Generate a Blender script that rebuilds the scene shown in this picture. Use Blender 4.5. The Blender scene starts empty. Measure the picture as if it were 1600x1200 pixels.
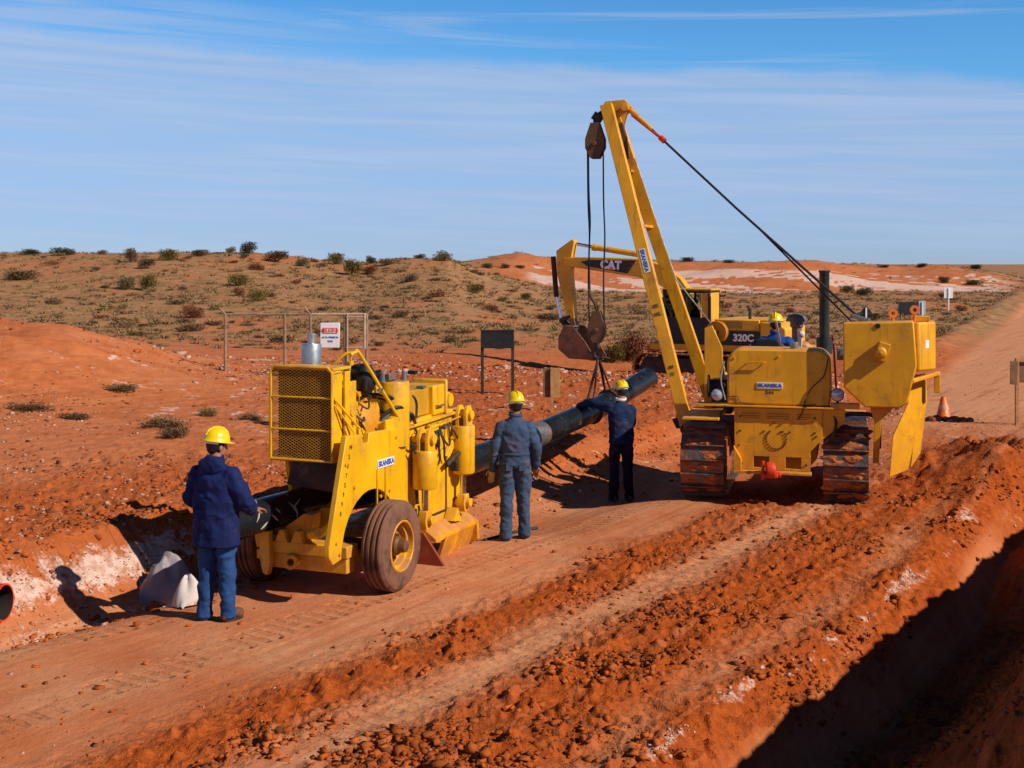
import bpy, bmesh, math, random
import numpy as np
from mathutils import Vector, Matrix, noise as mnoise
R = math.radians
random.seed(7); rng = np.random.default_rng(11)
S = bpy.context.scene; COL = S.collection
# ------------------------------------------------------------ camera
F = 2000.0; HC = 3.3; HY = 412.0           # focal length in photo pixels, eye height, horizon row
cd = bpy.data.cameras.new('camera'); cam = bpy.data.objects.new('camera', cd); COL.objects.link(cam)
cd.sensor_width = 36; cd.lens = 36 * F / 1600; cd.shift_y = -(600 - HY) / 1600
cd.clip_start = .1; cd.clip_end = 9000
cam.location = (0, 0, HC); cam.rotation_euler = (R(90), 0, 0); S.camera = cam
S.cycles.diffuse_bounces = 2
# ------------------------------------------------------------ light
SUN_AZ, SUN_EL = 28.5, 37.0     # degrees from +X towards -Y ; elevation
sd = Vector((math.cos(R(SUN_AZ)) * math.cos(R(SUN_EL)), -math.sin(R(SUN_AZ)) * math.cos(R(SUN_EL)), math.sin(R(SUN_EL))))
ld = bpy.data.lights.new('sun', 'SUN'); sun = bpy.data.objects.new('sun', ld); COL.objects.link(sun)
ld.energy = 5.0; ld.angle = R(.5); ld.color = (1, .90, .74)
sun.rotation_euler = (-sd).to_track_quat('-Z', 'Y').to_euler(); sun.location = sd * 60
S.view_settings.view_transform = 'Standard'; S.view_settings.look = 'None'
S.view_settings.exposure = 0; S.view_settings.gamma = 1; S.view_settings.use_curve_mapping = False
W = bpy.data.worlds.new('World'); S.world = W; W.use_nodes = True
def N(nt, typ, **kw):
    n = nt.nodes.new(typ)
    for k, v in kw.items():
        if k == 'inp':
            for kk, vv in v.items(): n.inputs[kk].default_value = vv
        else: setattr(n, k, v)
    return n
def L(nt, a, b): nt.links.new(a, b)
def mth(nt, op, a, b=None, c=None, clamp=False):
    n = nt.nodes.new('ShaderNodeMath'); n.operation = op; n.use_clamp = clamp
    for i, v in enumerate((a, b, c)):
        if v is None: continue
        if isinstance(v, (int, float)): n.inputs[i].default_value = v
        else: nt.links.new(v, n.inputs[i])
    return n.outputs[0]
def mixc(nt, f, a, b, mode='MIX'):
    n = nt.nodes.new('ShaderNodeMix'); n.data_type = 'RGBA'; n.blend_type = mode
    for i, v in ((0, f), (6, a), (7, b)):
        if isinstance(v, (int, float)): n.inputs[i].default_value = v
        elif isinstance(v, tuple): n.inputs[i].default_value = (*v[:3], 1)
        else: nt.links.new(v, n.inputs[i])
    return n.outputs[2]
def rng_(nt, v, a, b, c=0., d=1., smooth=True):
    n = nt.nodes.new('ShaderNodeMapRange')
    if smooth: n.interpolation_type = 'SMOOTHSTEP'
    nt.links.new(v, n.inputs[0])
    for i, q in enumerate((a, b, c, d)): n.inputs[i + 1].default_value = q
    return n.outputs[0]
def world():
    nt = W.node_tree; nt.nodes.clear()
    out = N(nt, 'ShaderNodeOutputWorld'); bg = N(nt, 'ShaderNodeBackground')
    sky = N(nt, 'ShaderNodeTexSky', sky_type='NISHITA', sun_disc=False, sun_elevation=R(SUN_EL),
            sun_rotation=R(90 + SUN_AZ), altitude=900, air_density=1.0, dust_density=.15, ozone_density=3.0)
    hs = N(nt, 'ShaderNodeHueSaturation', inp={'Saturation': 1.25, 'Value': 1.0}); L(nt, sky.outputs[0], hs.inputs['Color'])
    tc = N(nt, 'ShaderNodeTexCoord'); sp = N(nt, 'ShaderNodeSeparateXYZ'); L(nt, tc.outputs['Generated'], sp.inputs[0])
    x, y, z = sp.outputs
    el = mth(nt, 'ARCSINE', z)
    az = mth(nt, 'ARCTAN2', x, y)
    # the real sky darkens away from the horizon: keep the band near the horizon paler
    def nz(sx, sz, off, scale, detail=5, rough=.55, dist=0.):
        cb = N(nt, 'ShaderNodeCombineXYZ'); L(nt, mth(nt, 'MULTIPLY_ADD', az, sx, off), cb.inputs[0])
        L(nt, mth(nt, 'ADD', mth(nt, 'MULTIPLY', el, sz), mth(nt, 'MULTIPLY', az, sz * .035)), cb.inputs[1])
        n = N(nt, 'ShaderNodeTexNoise', inp={'Scale': scale, 'Detail': detail, 'Roughness': rough, 'Distortion': dist}); L(nt, cb.outputs[0], n.inputs['Vector'])
        return n.outputs[0]
    warp = nz(2.2, 6, 3.1, 2.0, 4)
    e2 = mth(nt, 'ADD', mth(nt, 'ADD', el, mth(nt, 'MULTIPLY', az, .05)), mth(nt, 'MULTIPLY', mth(nt, 'SUBTRACT', warp, .5), .045))
    bank = mth(nt, 'MULTIPLY', rng_(nt, e2, .161, .144), rng_(nt, el, -.02, .05, .55, 1.))
    fine = nz(1.4, 34, 0., 2.6, 7, .62, .4)
    bank = mth(nt, 'MULTIPLY', bank, rng_(nt, fine, .22, .6, .62, 1.))
    st = nz(1.3, 26, 7.7, 1.9, 8, .6, .6)
    streak = mth(nt, 'MULTIPLY', rng_(nt, st, .50, .68), rng_(nt, el, .30, .17, .0, 1.))
    leftw = mth(nt, 'MULTIPLY', rng_(nt, az, .05, -.4), mth(nt, 'MULTIPLY', rng_(nt, e2, .20, .168), rng_(nt, fine, .3, .55)))
    cl = mth(nt, 'MAXIMUM', mth(nt, 'MAXIMUM', bank, mth(nt, 'MULTIPLY', streak, .6)), mth(nt, 'MULTIPLY', leftw, .75), clamp=True)
    streak2 = mth(nt, 'MULTIPLY', rng_(nt, fine, .40, .72), .26)
    ccol = mixc(nt, streak2, (5.5, 7.1, 10.3), (8.4, 9.9, 12.9))
    # keep the cloud veil to the low part of the sky
    cl = mth(nt, 'MULTIPLY', cl, .80)
    base = mixc(nt, 1.0, hs.outputs[0], mixc(nt, rng_(nt, el, .0, .16), (.70, 1.02, 1.80), (1.15, 1.72, 2.0)), 'MULTIPLY')
    c = mixc(nt, cl, base, ccol)
    up = rng_(nt, el, .22, .55, 1., .20)
    bg.inputs[1].default_value = .07
    c = mixc(nt, 1.0, c, up, 'MULTIPLY')
    L(nt, c, bg.inputs[0]); L(nt, bg.outputs[0], out.inputs[0])
world()
# ------------------------------------------------------------ noise and terrain
def _h(ix, iy, s):
    n = (ix.astype(np.int64) * 374761393 + iy.astype(np.int64) * 668265263 + s * 982451653) & 0xffffffff
    n = ((n ^ (n >> 13)) * 1274126177) & 0xffffffff
    return ((n ^ (n >> 16)) & 0xffff) / 65535.0
def vn(x, y, s=0):
    ix = np.floor(x); iy = np.floor(y); fx = x - ix; fy = y - iy
    u = fx * fx * fx * (fx * (fx * 6 - 15) + 10); v = fy * fy * fy * (fy * (fy * 6 - 15) + 10)
    a = _h(ix, iy, s); b = _h(ix + 1, iy, s); c = _h(ix, iy + 1, s); d = _h(ix + 1, iy + 1, s)
    return (a * (1 - u) + b * u) * (1 - v) + (c * (1 - u) + d * u) * v
def fbm(x, y, sc, o=4, s=0, g=.5):
    t = 0; a = 1; n = 0
    for i in range(o):
        t = t + a * (vn(x / sc + 17.3 * i, y / sc - 9.1 * i, s + i) - .5); n += a; a *= g; sc /= 2.03
    return t / n * 2          # about -1..1
def ss(v, a, b):
    t = np.clip((v - a) / (b - a), 0, 1); return t * t * (3 - 2 * t)
def gs(v, c, w): return np.exp(-((v - c) / w) ** 2)
def dips(x, y):               # trodden places: flat spots below the feet and the machines (x, y, z, radius)
    return ((-2.72, 11.85, .0, .45), (.06, 15.28, .0, .42), (1.66, 19.0, -.22, .5))
def terrain(x, y, full=False):
    x = np.asarray(x, float); y = np.asarray(y, float)
    wob = fbm(x, y, 3.2, 3, 5) * .22 + fbm(x, y, .9, 3, 6) * .10
    s = (x - 3.6) * .84 - (y - 8.4) * .54                 # across the ditch line, right positive
    s2 = -(x + 3.8) * .84 + (y - 13.4) * .54              # across the pipeline trench, left positive
    al = (x + 3.8) * .54 + (y - 13.4) * .84
    near = 1 - ss(y, 30, 60)
    sw = s + wob; s2w = s2 + wob * .8
    z = fbm(x, y, 9, 3, 1) * .10 * ss(y, 16, 40)
    # spoil ridge and ditch on the right
    nr = 1 - ss(y, 17, 24)
    prof = np.interp(sw, [-3.0, -2.45, -2.1, -1.8, -1.3, -.5, .9, 1.6, 2.4, 5.0], [0, -.03, -.22, -.66, -.62, .08, 1.78, 2.60, 2.4, .6])
    z = z + prof * nr * ss(y, -30, -10)
    heap = .75 * np.exp(-(((x - 7.7) / 1.7) ** 2 + ((y - 18.9) / 2.0) ** 2))
    z = z + heap * (1 + .5 * fbm(x, y, .8, 3, 31))
    z = z + .28 * np.exp(-(((x - 7.0) / 1.5) ** 2 + ((y - 15.6) / 1.3) ** 2))
    # a knob of spoil that still catches the sun
    z = z + .42 * np.exp(-(((x - 2.12) / .30) ** 2 + ((y - 5.15) / .42) ** 2)) * (1 + .7 * fbm(x, y, .22, 3, 3))
    # pipeline trench and bank on the left
    bf = 1 - ss(al, 16, 30)
    bh = .50 - .20 * ss(al, 3, 9)
    z = z + bf * (bh * ss(s2w, .0, .62) + .10 * ss(s2w, .6, 6))
    dt = .20 + .05 * ss(al, 1.5, 4)
    cen = -.35 - .75 * ss(al, 2, 5); wd = .38 + .65 * ss(al, 2, 5)
    z = z - dt * bf * gs(s2, cen, wd)
    # red mound on the left and flat field
    z = z + 1.3 * np.exp(-(np.maximum(np.abs(x + 13.2) - 1.5, 0) / 3.3) ** 2 - (np.maximum(np.abs(y - 31) - 1, 0) / 4.5) ** 2) * (1 + .18 * fbm(x, y, 2, 4, 8) + .05 * np.sin(x * .9 + y * 1.4 + 2 * fbm(x, y, 3, 2, 9)))
    z = z + .25 * ss(-x, 6, 20) * near
    # hills
    xr = x * 110 / np.maximum(y, 70)
    ridge = np.interp(xr, [-90, -44, -33, -22, -16.5, -13, -9, -5.5, -2, 3, 8, 20, 60], [4.6, 4.1, 4.15, 4.1, 3.5, 3.3, 3.65, 3.6, 2.2, 1.0, .55, .4, .4])
    hz = ss(y, 42, 112) ** 1.05 * .8 + .2 * ss(y, 80, 112)
    z = z + ridge * hz * (1 + .10 * fbm(x, y, 14, 3, 12)) * (1 - .5 * ss(y, 135, 260))
    z = z + fbm(x, y, 5, 3, 14) * .16 * ss(y, 50, 90) * (1 - ss(y, 250, 500))
    xb = x * 150 / np.maximum(y, 90)
    bk = ss(xb, -9, 2) * (1 - ss(xb, 50, 66)) * (1 - ss(y, 185, 260))
    edge = 132 + 7 * fbm(x, y, 16, 3, 15)
    bank = bk * 3.0 * ss(y, edge, edge + 26)
    z = z + bank * (1 + .15 * fbm(x, y, 6, 3, 16)) - bank * .18 * ss(xb, 30, 50)
    z = z * (1 - ss(y, 500, 1100)) + .6 * fbm(x, y, 160, 3, 19) * ss(y, 250, 500)
    # far road bed, levelled
    rc = 12.2 + .443 * (y - 37)                            # left edge of the road
    rd = (x - rc) * .914                                   # distance inside the road
    rin = ss(rd, -.3, .6) * (1 - ss(rd, 9, 10)) * ss(y, 22, 30)
    z = z * (1 - .85 * rin) ; z = z + .18 * gs(rd, -1.2, .8) * ss(y, 30, 40) * (1 + fbm(x, y, 1.2, 3, 40))
    # place of the excavator, dug a little lower
    z = z - .45 * np.exp(-(((x - 5.5) / 7) ** 2 + ((y - 42.5) / 4.5) ** 2) ** 2)
    # masks
    churn = ss(sw, -5.9, -5.0) * (1 - ss(sw, -2.2, -1.9)) * nr
    churn = churn * (1 - .85 * gs(sw, -4.35, .26) * (1 - ss(y, 15, 19))) * (1 - .6 * gs(sw, -2.75, .22))
    churn = np.maximum(churn, ss(s2w, -.3, .3) * (1 - ss(s2w, 2.0, 6)) * .55 * bf)
    churn = np.maximum(churn, .9 * np.exp(-(((x - 7.3) / 2.4) ** 2 + ((y - 18.6) / 3.2) ** 2)))
    churn = np.maximum(churn, ss(y, 19, 24) * (1 - ss(y, 40, 60)) * .55 * (1 - rin) * (1 - ss(-x, 2, 7)))
    spoil = ss(sw, -2.0, -1.6) * nr
    churn = np.maximum(churn, spoil * .8)
    calm = 0
    for (px, py, pz, pr) in dips(x, y): calm = np.maximum(calm, np.exp(-(((x - px) ** 2 + (y - py) ** 2) / pr ** 2) ** 2))
    off = ss(s2w, .3, 1.2) * near; amp = .006 + .028 * churn * near + .012 * off
    rough = fbm(x, y, .55, 4, 21, .6); r2 = np.abs(fbm(x, y, .24, 3, 24)); r3 = np.maximum(fbm(x, y, .13, 2, 27) - .12, 0)
    z = z + (amp * (rough + 1.2 * (r2 - .25)) + (churn + .25 * off) * near * (.10 * r3 + .055 * np.maximum(fbm(x, y, .07, 2, 29) - .1, 0) * (1 - ss(y, 14, 20))) + fbm(x, y, 1.6, 2, 30) * .025 * near) * (1 - calm)
    # tyre/track ruts running with the works
    ru = churn * nr * (1 - spoil)
    z = z + ru * .010 * np.sin(sw * 9.5 + .6 * fbm(x, y, 2.5, 2, 33)) * (1 - calm)
    z = z + .025 * gs(sw, -2.75, .2) * np.sin(al * 34) * nr * (fbm(x, y, 1.5, 2, 38) > -.1)
    for (px, py, pz, pr) in dips(x, y):
        k = np.exp(-(((x - px) ** 2 + (y - py) ** 2) / pr ** 2) ** 2); z = z * (1 - k) + pz * k
    if not full: return z
    n1 = fbm(x, y, 1.1, 4, 50, .6); n2 = fbm(x, y, 6, 4, 52, .6); n3 = fbm(x, y, .35, 3, 54, .6)
    chalk = .80 * gs(s2 + .4 * wob, .26, .19) * ss(n3 * .6 + n1 * .3, -.62, .05) * (1 - ss(al, .6, 2.2))
    chalk = np.maximum(chalk, .50 * gs(s2w, -.35, .45) * ss(n3 + n1 * .4, -.45, .35) * (1 - ss(al, .5, 2)))
    nl = fbm(s * 3.0, (x * .54 + y * .84) * .9, 1.1, 4, 63, .6); chalk = np.maximum(chalk, .58 * gs(s + .5 * wob, -2.38, .17) * ss(nl + .4 * n3, -.1, .3) * nr)
    chalk = np.maximum(chalk, .85 * ss(n3 + .4 * n1, .28, .5) * np.exp(-(((x - 8.0) / 1.3) ** 2 + ((y - 16.9) / .8) ** 2)))
    chalk = np.maximum(chalk, .6 * ss(n3 + .8 * n1, .15, .6) * np.exp(-((x + 9.3) / 2.2) ** 2 - ((y - 29.5) / 3) ** 2)); chalk = np.maximum(chalk, .8 * ss(n3 + .6 * n1, .05, .5) * gs(y + .05 * x, 37.5, 2.2) * (1 - ss(x, 6, 10)) * (.25 + .75 * ss(n2, -.2, .2)))
    chalk = np.maximum(chalk, .55 * ss(n3 + .5 * n1, .25, .6) * (1 - rin) * ss(y, 18, 23) * (1 - ss(y, 42, 50)) * (1 - ss(x, 8, 12)) * (1 - ss(-x, 7, 12)))
    stw = fbm(x * .30 + (y - 140) * .62, y * .12, 2.4, 4, 57, .55)
    hb = (y - edge) / 26
    chalk = np.maximum(chalk, ss(stw + .55 * fbm(x, y, 22, 2, 59) + .45 * fbm(x * .8 + y * 1.6, y * .25, 1.3, 3, 65), -.12, .08) * ss(xb, -1, 5) * ss(hb, -.35, -.1) * (1 - ss(hb + .3 * stw, .62, .85)) * bk)
    dust = ss(n1 + n2, -.6, .8) * (1 - churn) * near * (1 - ss(s2w, -.2, .3)) * .95
    dust = np.maximum(dust, gs(sw, -4.35, .3) * nr * .9); dust = np.maximum(dust, rin * .95)
    dust = np.maximum(dust, .5 * (1 - ss(al, 0, 3)) * gs(s2w, -.7, .6))
    scrub = ss(y + 3 * n2, 42, 60) * (1 - rin) * (1 - .9 * bk * ss(hb, -.1, .1) * (1 - ss(hb, .9, 1.15)))
    scrub = scrub * (1 - .55 * ss(n2 + .3 * fbm(x, y, 25, 2, 61), .18, .5) * (1 - ss(y, 120, 200)))
    return z, np.clip(chalk, 0, 1), np.clip(dust, 0, 1), np.clip(scrub, 0, 1), np.clip(churn, 0, 1)
def gz(x, y): return float(terrain(np.array([x]), np.array([y]))[0])
def onto(px, py, y0=7.5, y1=400):
    ys = y0 * (y1 / y0) ** np.linspace(0, 1, 6000); xs = (px - 800) / F * ys; zr = HC - (py - HY) / F * ys
    d = zr - terrain(xs, ys); i = int(np.argmax(d <= 0)) if (d <= 0).any() else int(np.argmin(np.abs(d)))
    return Vector((xs[i], ys[i], float(terrain(xs[i:i + 1], ys[i:i + 1])[0])))
# ------------------------------------------------------------ materials
MATS = {}
def bump(nt, bs, h, st=.4, dist=.01):
    b = N(nt, 'ShaderNodeBump', inp={'Strength': st, 'Distance': dist}); L(nt, h, b.inputs['Height']); L(nt, b.outputs[0], bs.inputs['Normal']); return b
def mat(name, col, rough=.6, metal=0., var=.15, vscale=6., dirt=0., dirtcol=(.36, .13, .05), dscale=3., bmp=.15, bscale=40., bdist=.004, low=None, spec=.5, coat=0., second=None, sec_s=2., wear=0.):
    m = bpy.data.materials.new(name); m.use_nodes = True; nt = m.node_tree; bs = nt.nodes['Principled BSDF']
    tc = N(nt, 'ShaderNodeTexCoord')
    def noi(sc, det=5, ro=.6):
        n = N(nt, 'ShaderNodeTexNoise', inp={'Scale': sc, 'Detail': det, 'Roughness': ro}); L(nt, tc.outputs['Object'], n.inputs['Vector']); return n.outputs[0]
    n1 = noi(vscale)
    c = mixc(nt, rng_(nt, n1, .3, .7), tuple(max(0, v * (1 - var)) for v in col), tuple(min(1, v * (1 + var * .6)) for v in col))
    if second: c = mixc(nt, rng_(nt, noi(sec_s, 6, .65), .48, .62), c, second)
    r = mth(nt, 'ADD', rng_(nt, noi(vscale * 2.3), .3, .7, -.08, .12), rough)
    if dirt > 0:
        d = rng_(nt, noi(dscale, 7, .68), .62 - dirt * .35, .78 - dirt * .25)
        if low is not None:
            sp = N(nt, 'ShaderNodeSeparateXYZ'); L(nt, tc.outputs['Object'], sp.inputs[0])
            d = mth(nt, 'MAXIMUM', mth(nt, 'MULTIPLY', d, .8), mth(nt, 'MULTIPLY', rng_(nt, sp.outputs[2], low, 0.0), rng_(nt, noi(5, 5), .3, .6)), clamp=True)
        c = mixc(nt, mth(nt, 'MULTIPLY', d, .85), c, dirtcol); r = mth(nt, 'MAXIMUM', r, mth(nt, 'MULTIPLY', d, .85))
    if wear > 0:
        mp = N(nt, 'ShaderNodeMapping'); mp.inputs['Scale'].default_value = (9, 9, .9); L(nt, tc.outputs['Object'], mp.inputs[0])
        s1 = N(nt, 'ShaderNodeTexNoise', inp={'Scale': 1.3, 'Detail': 6., 'Roughness': .65}); L(nt, mp.outputs[0], s1.inputs['Vector'])
        c = mixc(nt, mth(nt, 'MULTIPLY', rng_(nt, s1.outputs[0], .52, .70), .50 * wear), c, (.42, .13, .015))
        chip = rng_(nt, noi(24, 5, .75), .665, .70); c = mixc(nt, mth(nt, 'MULTIPLY', chip, wear, clamp=True), c, (.09, .028, .012)); r = mth(nt, 'MAXIMUM', r, mth(nt, 'MULTIPLY', chip, .8))
        ge = N(nt, 'ShaderNodeNewGeometry'); sg = N(nt, 'ShaderNodeSeparateXYZ'); L(nt, ge.outputs['Normal'], sg.inputs[0])
        up = mth(nt, 'MULTIPLY', rng_(nt, sg.outputs[2], .45, .95), rng_(nt, noi(7, 5), .35, .6, .25, .8)); c = mixc(nt, mth(nt, 'MULTIPLY', up, min(1, .8 * wear)), c, (.50, .22, .10)); r = mth(nt, 'MAXIMUM', r, mth(nt, 'MULTIPLY', up, .9))
    L(nt, c, bs.inputs['Base Color']); L(nt, r, bs.inputs['Roughness']); bs.inputs['Metallic'].default_value = metal
    bs.inputs['Specular IOR Level'].default_value = spec
    if coat: bs.inputs['Coat Weight'].default_value = coat; bs.inputs['Coat Roughness'].default_value = .25
    if bmp: bump(nt, bs, noi(bscale, 4), bmp, bdist)
    MATS[name] = m; return m
YEL = mat('yellow_paint', (.84, .45, .004), .38, dirt=.32, vscale=2.0, var=.17, dirtcol=(.42, .17, .05), low=.9, wear=.8, bmp=.12, bscale=14, bdist=.003)
YEL2 = mat('worn_yellow_paint', (.82, .37, .004), .46, dirt=.32, vscale=2.2, var=.16, dirtcol=(.38, .13, .03), low=1.15, wear=1., dscale=2.4, bmp=.25, bscale=11, bdist=.004)
YEL3 = mat('excavator_yellow_paint', (.76, .38, .006), .5, dirt=.35, wear=.4, vscale=1.5, dirtcol=(.42, .18, .06), bmp=.05)
LEM = mat('helmet_yellow', (.86, .58, .003), .30, var=.04, bmp=.0, spec=.6)
WHITE = mat('white_paint', (.80, .80, .80), .5, var=.04, dirt=.12, dirtcol=(.6, .45, .35))
WHITELAMP = mat('pale_helmet', (.45, .60, .70), .35, var=.04)
BLK = mat('black_paint', (.012, .012, .013), .5, var=.3, dirt=.2, dirtcol=(.12, .05, .025))
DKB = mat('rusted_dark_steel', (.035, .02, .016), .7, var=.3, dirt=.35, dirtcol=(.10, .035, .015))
GLASS = mat('dark_glass', (.01, .013, .015), .08, var=.1, bmp=0, spec=.8)
RUB = mat('dusty_rubber', (.06, .035, .027), .85, var=.25, dirt=.9, dirtcol=(.22, .095, .055), dscale=5, bmp=.4, bscale=60)
HOSE = mat('rubber_hose', (.02, .016, .015), .6, dirt=.25, dirtcol=(.2, .09, .05))
STEEL = mat('scuffed_steel', (.30, .29, .30), .42, .75, var=.3, dirt=.25)
CHROME = mat('chrome_rod', (.75, .76, .8), .2, 1., var=.1, bmp=0)
SHINY = mat('galvanised_steel', (.48, .47, .46), .4, .8, var=.15, dirt=.2, dirtcol=(.3, .15, .08))
TRK = mat('clay_caked_track_steel', (.15, .13, .13), .42, .6, var=.35, dirt=.50, dirtcol=(.42, .12, .03), dscale=4.5, bmp=.8, bscale=16, bdist=.02)
CLAY = mat('caked_red_clay', (.45, .125, .03), .95, var=.35, bmp=.8, bscale=14, bdist=.03)
RED = mat('red_paint', (.68, .045, .012), .45, var=.15, dirt=.2)
ORG = mat('orange_plastic', (.85, .17, .015), .45, var=.1, dirt=.15)
PIPE = mat('pipe_coating', (.010, .012, .016), .30, var=.25, vscale=2.2, spec=.35, dirt=.18, dirtcol=(.085, .065, .06), dscale=6, bmp=.25, bscale=22, bdist=.004)
PINS = mat('pipe_bore', (.02, .012, .01), .8)
BRN = mat('brown_block_steel', (.15, .065, .022), .6, .1, var=.35, dirt=.4, dirtcol=(.09, .035, .015))
CABLE = mat('wire_rope', (.022, .022, .035), .55, .3, var=.2)
POSTM = mat('weathered_fence_steel', (.33, .22, .14), .6, .2, var=.35, dirt=.4, dirtcol=(.28, .12, .05))
WOOD = mat('raw_wood', (.45, .24, .09), .75, var=.25, vscale=9)
PLYB = mat('brown_board', (.20, .10, .045), .75, var=.3)
BLUE = mat('sign_blue', (.02, .07, .42), .5, var=.05, bmp=0)
REDT = mat('sign_red', (.70, .03, .02), .5, var=.05, bmp=0)
INK = mat('stencil_ink', (.10, .05, .01), .7, var=.2, bmp=0)
SKIN = mat('skin', (.33, .13, .07), .5, var=.08, bmp=.05)
HAIR = mat('black_hair', (.008, .006, .005), .6, bmp=.5, bscale=90)
def cloth(n, c, **k): return mat(n, c, .85, var=.22, vscale=4, dirt=k.get('dirt', .2), dirtcol=k.get('dc', (.16, .09, .07)), bmp=.35, bscale=9, bdist=.02, spec=.2)
NAVY = cloth('navy_padded_nylon', (.008, .016, .085), dirt=.05)
JEAN = cloth('blue_denim', (.018, .062, .20), dirt=.15)
OVER = cloth('faded_blue_drill', (.045, .080, .155), dirt=.25)
DNAV = cloth('dark_navy_drill', (.010, .022, .070), dirt=.2)
DTRO = cloth('black_blue_trousers', (.006, .010, .028), dirt=.25)
OPBL = cloth('bright_blue_drill', (.010, .055, .28), dirt=.1)
GLOVE = mat('leather_glove', (.55, .42, .12), .8)
BOOT = mat('dusty_leather_boot', (.13, .055, .03), .8, dirt=.5)
TARP = mat('grey_tarpaulin', (.27, .235, .27), .6, var=.2, dirt=.3, dirtcol=(.25, .14, .11))
SACK = mat('white_sackcloth', (.62, .55, .54), .8, var=.12, dirt=.3, dirtcol=(.42, .25, .2))
LENS = mat('headlamp_lens', (.55, .58, .62), .15, .3, var=.1, bmp=0)
def ground_mat():
    m = bpy.data.materials.new('red_desert_soil'); m.use_nodes = True; nt = m.node_tree; bs = nt.nodes['Principled BSDF']
    at = N(nt, 'ShaderNodeAttribute', attribute_name='soil'); sp = N(nt, 'ShaderNodeSeparateColor'); L(nt, at.outputs['Color'], sp.inputs[0])
    chalk, dust, scrub = sp.outputs; churn = at.outputs['Alpha']
    ge = N(nt, 'ShaderNodeNewGeometry')
    def noi(sc, det=6, ro=.6, mp=(1, 1, 1)):
        mpn = N(nt, 'ShaderNodeMapping'); mpn.inputs['Scale'].default_value = mp; L(nt, ge.outputs['Position'], mpn.inputs[0])
        n = N(nt, 'ShaderNodeTexNoise', inp={'Scale': sc, 'Detail': det, 'Roughness': ro}); L(nt, mpn.outputs[0], n.inputs['Vector']); return n.outputs[0]
    big = noi(.35); mid = noi(1.7, 7, .65); fin = noi(9, 6, .7); vf = noi(38, 3, .6)
    soil = mixc(nt, rng_(nt, mid, .32, .68), (.41, .110, .036), (.54, .165, .060))
    soil = mixc(nt, rng_(nt, big, .4, .65, 0., .6), soil, (.54, .195, .085))
    ch = mixc(nt, rng_(nt, fin, .35, .65), (.33, .060, .009), (.50, .105, .016))
    ch = mixc(nt, rng_(nt, mid, .52, .72, 0, .55), ch, (.26, .065, .020))
    c = mixc(nt, rng_(nt, churn, .15, .85), soil, ch)
    du = mixc(nt, rng_(nt, fin, .3, .7), (.52, .225, .115), (.64, .31, .175))
    c = mixc(nt, mth(nt, 'MULTIPLY', dust, .85), c, du)
    sc = mixc(nt, rng_(nt, mid, .35, .65), (.30, .145, .064), (.42, .215, .105))
    sc = mixc(nt, rng_(nt, noi(.8, 7, .7, (1, .5, 1)), .50, .62, 0., .8), sc, (.22, .13, .055))
    sc = mixc(nt, rng_(nt, noi(2.4, 5, .7, (1, .5, 1)), .56, .66, 0., .55), sc, (.14, .09, .035))
    c = mixc(nt, scrub, c, sc)
    # wheel and blade marks running with the works and the road
    mr = N(nt, 'ShaderNodeMapping'); mr.inputs['Rotation'].default_value = (0, 0, R(31)); L(nt, ge.outputs['Position'], mr.inputs[0])
    ms = N(nt, 'ShaderNodeMapping'); ms.inputs['Scale'].default_value = (5.5, .22, 1); L(nt, mr.outputs[0], ms.inputs[0])
    tn = N(nt, 'ShaderNodeTexNoise', inp={'Scale': 1., 'Detail': 5., 'Roughness': .6}); L(nt, ms.outputs[0], tn.inputs['Vector'])
    flat = mth(nt, 'MULTIPLY', mth(nt, 'SUBTRACT', 1., scrub, clamp=True), mth(nt, 'MULTIPLY_ADD', dust, .6, .4))
    c = mixc(nt, mth(nt, 'MULTIPLY', rng_(nt, tn.outputs[0], .52, .66), mth(nt, 'MULTIPLY', flat, .55)), c, (.62, .29, .15))
    c = mixc(nt, mth(nt, 'MULTIPLY', rng_(nt, tn.outputs[0], .46, .34), mth(nt, 'MULTIPLY', flat, .55)), c, (.36, .095, .032))
    wh = mixc(nt, rng_(nt, fin, .35, .65), (.55, .33, .26), (.76, .56, .50))
    cm = rng_(nt, mth(nt, 'ADD', chalk, mth(nt, 'ADD', mth(nt, 'MULTIPLY', mth(nt, 'SUBTRACT', fin, .5), 1.2), mth(nt, 'MULTIPLY', mth(nt, 'SUBTRACT', vf, .5), .5))), .34, .72, 0., .92)
    c = mixc(nt, cm, c, wh)
    # small pale and dark grit
    c = mixc(nt, rng_(nt, vf, .69, .74, 0., .55), c, (.66, .42, .33)); c = mixc(nt, rng_(nt, vf, .33, .28, 0., .6), c, (.17, .045, .018))
    sx, sy, _z = (lambda q: (L(nt, ge.outputs['Position'], q.inputs[0]), q.outputs)[1])(N(nt, 'ShaderNodeSeparateXYZ'))
    cs = mth(nt, 'SUBTRACT', mth(nt, 'MULTIPLY', mth(nt, 'SUBTRACT', sx, 3.6), .84), mth(nt, 'MULTIPLY', mth(nt, 'SUBTRACT', sy, 8.4), .54))
    cs = mth(nt, 'ADD', cs, mth(nt, 'MULTIPLY', mth(nt, 'SUBTRACT', big, .5), .5)); ln = mth(nt, 'ADD', mth(nt, 'MULTIPLY', sx, .54), mth(nt, 'MULTIPLY', sy, .84))
    band = None
    for c0, hw in ((-4.35, .30), (-2.8, .26), (-6.5, .22), (-7.9, .22), (-9.4, .16)):
        b_ = rng_(nt, mth(nt, 'ABSOLUTE', mth(nt, 'SUBTRACT', cs, c0)), hw, hw * .8); band = b_ if band is None else mth(nt, 'MAXIMUM', band, b_)
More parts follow.
